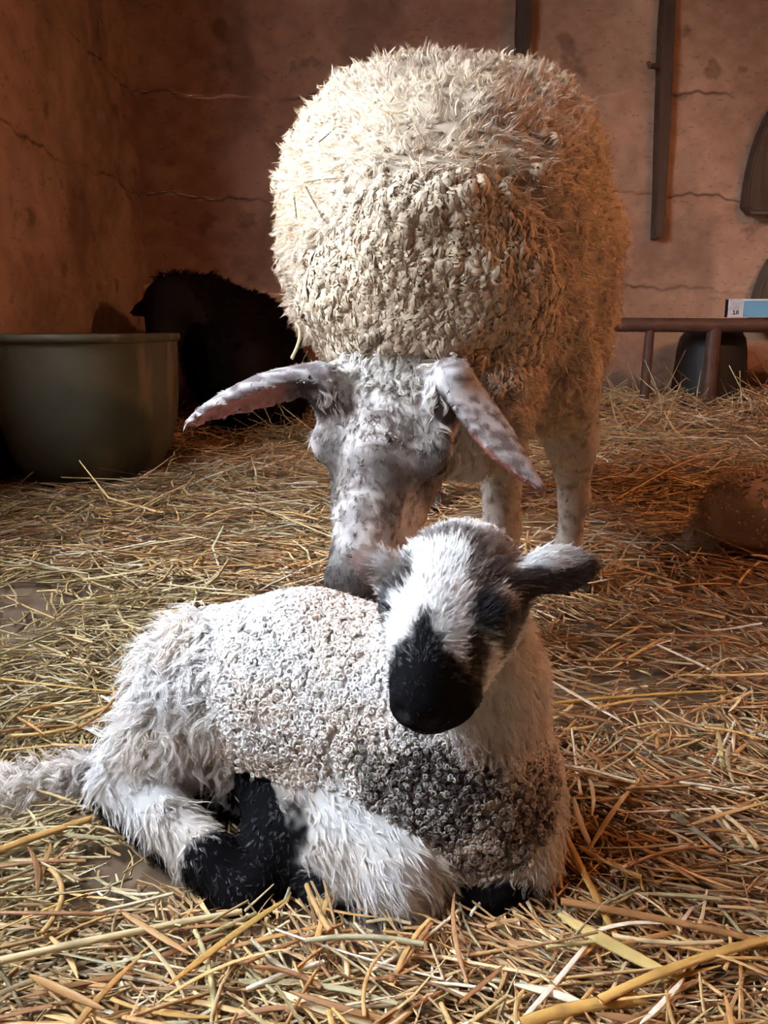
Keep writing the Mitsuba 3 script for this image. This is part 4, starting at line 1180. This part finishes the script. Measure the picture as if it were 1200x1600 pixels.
SINGLE = [
    ((-30, 1508), (378, 1424), .0075, .8, PALE, 'longest pale straw, jointed, across the lower left corner in front of the black hoof'),
    ((0, 1452), (148, 1392), .0080, .22, GOLD, 'broad golden straw blade at the left edge above the longest pale straw'),
    ((872, 1282), (962, 1462), .0080, .7, GOLD, 'thick golden straw slanting down right of the lamb\'s chest'),
    ((858, 1062), (972, 1128), .0085, .22, WHITE, 'white split straw right of the lamb\'s neck'),
    ((856, 1100), (1132, 1080), .0080, .6, GOLD, 'long level golden straw crossing beneath the white split straw'),
    ((938, 1562), (1215, 1464), .0085, .55, GOLD, 'long golden straw rising to the right edge in the lower right corner'),
    ((872, 1428), (1062, 1530), .0120, .18, (.72, .56, .22), 'broad yellow leaf blade in front of the lamb\'s far knee'),
    ((876, 1408), (1205, 1474), .0080, .7, BROWN, 'long brown-gold straw right of the broad yellow leaf blade'),
    ((430, 1452), (692, 1530), .0034, .6, WHITE, 'thin white straw below the white foreleg'),
    ((262, 1540), (452, 1402), .0062, .3, GOLD, 'golden straw leading up to the gap between hoof and foreleg'),
    ((-20, 1335), (152, 1276), .0085, .6, (.62, .36, .12), 'brown-gold straw lying just below the tail'),
    ((800, 1610), (930, 1458), .0046, .25, WHITE, 'white straw standing out at the bottom edge right of the middle'),
    ((1000, 1600), (1068, 1528), .0050, .25, WHITE, 'short white straw at the bottom right beside the golden one'),
    ((815, 1600), (1010, 1560), .0090, .5, GOLD, 'thick golden straw along the bottom edge'),
    ((970, 1270), (1160, 1262), .0040, .25, WHITE, 'pale straw lying level right of the lamb\'s chest'),
    ((920, 1330), (1015, 1200), .0085, .25, (.60, .37, .13), 'broad brown straw pointing up right of the lamb'),
    ((340, 775), (480, 765), .0060, .5, PALE, 'pale straw lying level left of the ewe\'s muzzle'),
    ((0, 1060), (190, 1082), .0060, .4, GOLD, 'golden straw at the left edge level with the lamb\'s back'),
]
for i, (a, b, w, fl, col, lab) in enumerate(SINGLE):
    stalk('straw_stalk' + (f'_{i:03d}' if i else ''), onfloor(*a, .030), onfloor(*b, .022), w, fl, col, 900 + i, lab, bend=.018)
k = len(SINGLE)
r2 = np.random.default_rng(55)
made = 0
while made < 268:
    y = r2.uniform(.43, 1.0) if made < 225 else r2.uniform(1.0, 1.6)
    x = r2.uniform(-1, 1) * (.44 * y + .03)
    L = r2.uniform(.045, .115) * (1 if y < 1 else 1.4); az = r2.uniform(0, math.pi) if r2.random() < .5 else r2.normal(.35, .5)
    z = float(zfloor(x, y)) + r2.uniform(.018, .030)
    tl = r2.normal(0, .07)
    d = np.array([math.cos(az) * math.cos(tl), math.sin(az) * math.cos(tl), math.sin(tl)]) * L / 2
    a, b = np.array([x, y, z]) - d, np.array([x, y, z]) + d
    pp = a + (b - a) * np.linspace(0, 1, 9)[:, None]
    if not clear(pp[None])[0] or inside(LAMB, pp, .012).any(): continue
    if inside(EWE, pp, .035).any(): continue
    flat = r2.uniform(.15, .3) if r2.random() < .5 else r2.uniform(.5, .95)
    ci = r2.choice(len(STRAW), p=SW)
    col = STRAW[ci] * r2.uniform(.85, 1.1)
    hue = ('golden', 'golden', 'pale', 'brown', 'brown', 'dark brown', 'greenish', 'greenish', 'whitish', 'golden')[ci]
    what = 'flat split straw blade' if flat < .4 else 'round straw stalk'
    where = 'on the litter beside the ewe\'s legs' if y > 1.0 else 'in front of the lamb\'s folded legs' if y < .62 and -.25 < x < .13 else 'on the litter left of the white lamb' if x < 0 else 'on the litter right of the white lamb'
    lab = f'{hue} {what} lying loose {where}'
    stalk(f'straw_stalk_{k:03d}', a, b, r2.uniform(.0030, .0052) * (1.3 if flat < .4 else 1), flat, col, 2000 + made, lab, lab.replace('stalk', 'stalks').replace('blade', 'blades'), bend=.06)
    k += 1; made += 1

# bits of hay caught in the ewe's fleece
TW, DK = (.10, .075, .045), (.60, .50, .28)
for i, (pa, pb, y0_, w, col, lab) in enumerate((
        ((478, 286), (535, 279), 1.155, .0022, TW, 'dark hay stem lying level in the fleece on the ewe\'s left-hand side'),
        ((478, 292), (506, 344), 1.15, .0030, TW, 'dark bent hay stem hanging below the level one in the fleece'),
        ((460, 308), (464, 345), 1.165, .0022, TW, 'tiny dark hay stem at the far left of the ewe\'s fleece'),
        ((498, 222), (535, 188), 1.145, .0020, TW, 'thin dark hay stem pointing up in the fleece'),
        ((465, 440), (497, 512), 1.10, .0036, (.78, .70, .48), 'pale straw hanging in the wool above the ewe\'s left-hand ear'),
        ((714, 182), (718, 152), 1.07, .0032, (.80, .70, .48), 'short pale straw standing upright high on the ewe\'s fleece'),
        ((456, 560), (462, 505), 1.09, .0040, DK, 'dry hay stem hanging beside the ewe\'s neck on the left'))):
    def on_wool(p):
        ys = np.arange(.85, 1.7, .004)
        hit = inside(EWE, np.array([at(*p, y) for y in ys]), .016)
        return at(*p, ys[hit.argmax()] if hit.any() else y0_ + .15)
    stalk('hay_stem' + (f'_{i:03d}' if i else ''), on_wool(pa), on_wool(pb), w, .6, col, 3000 + i, lab, nodes=False)
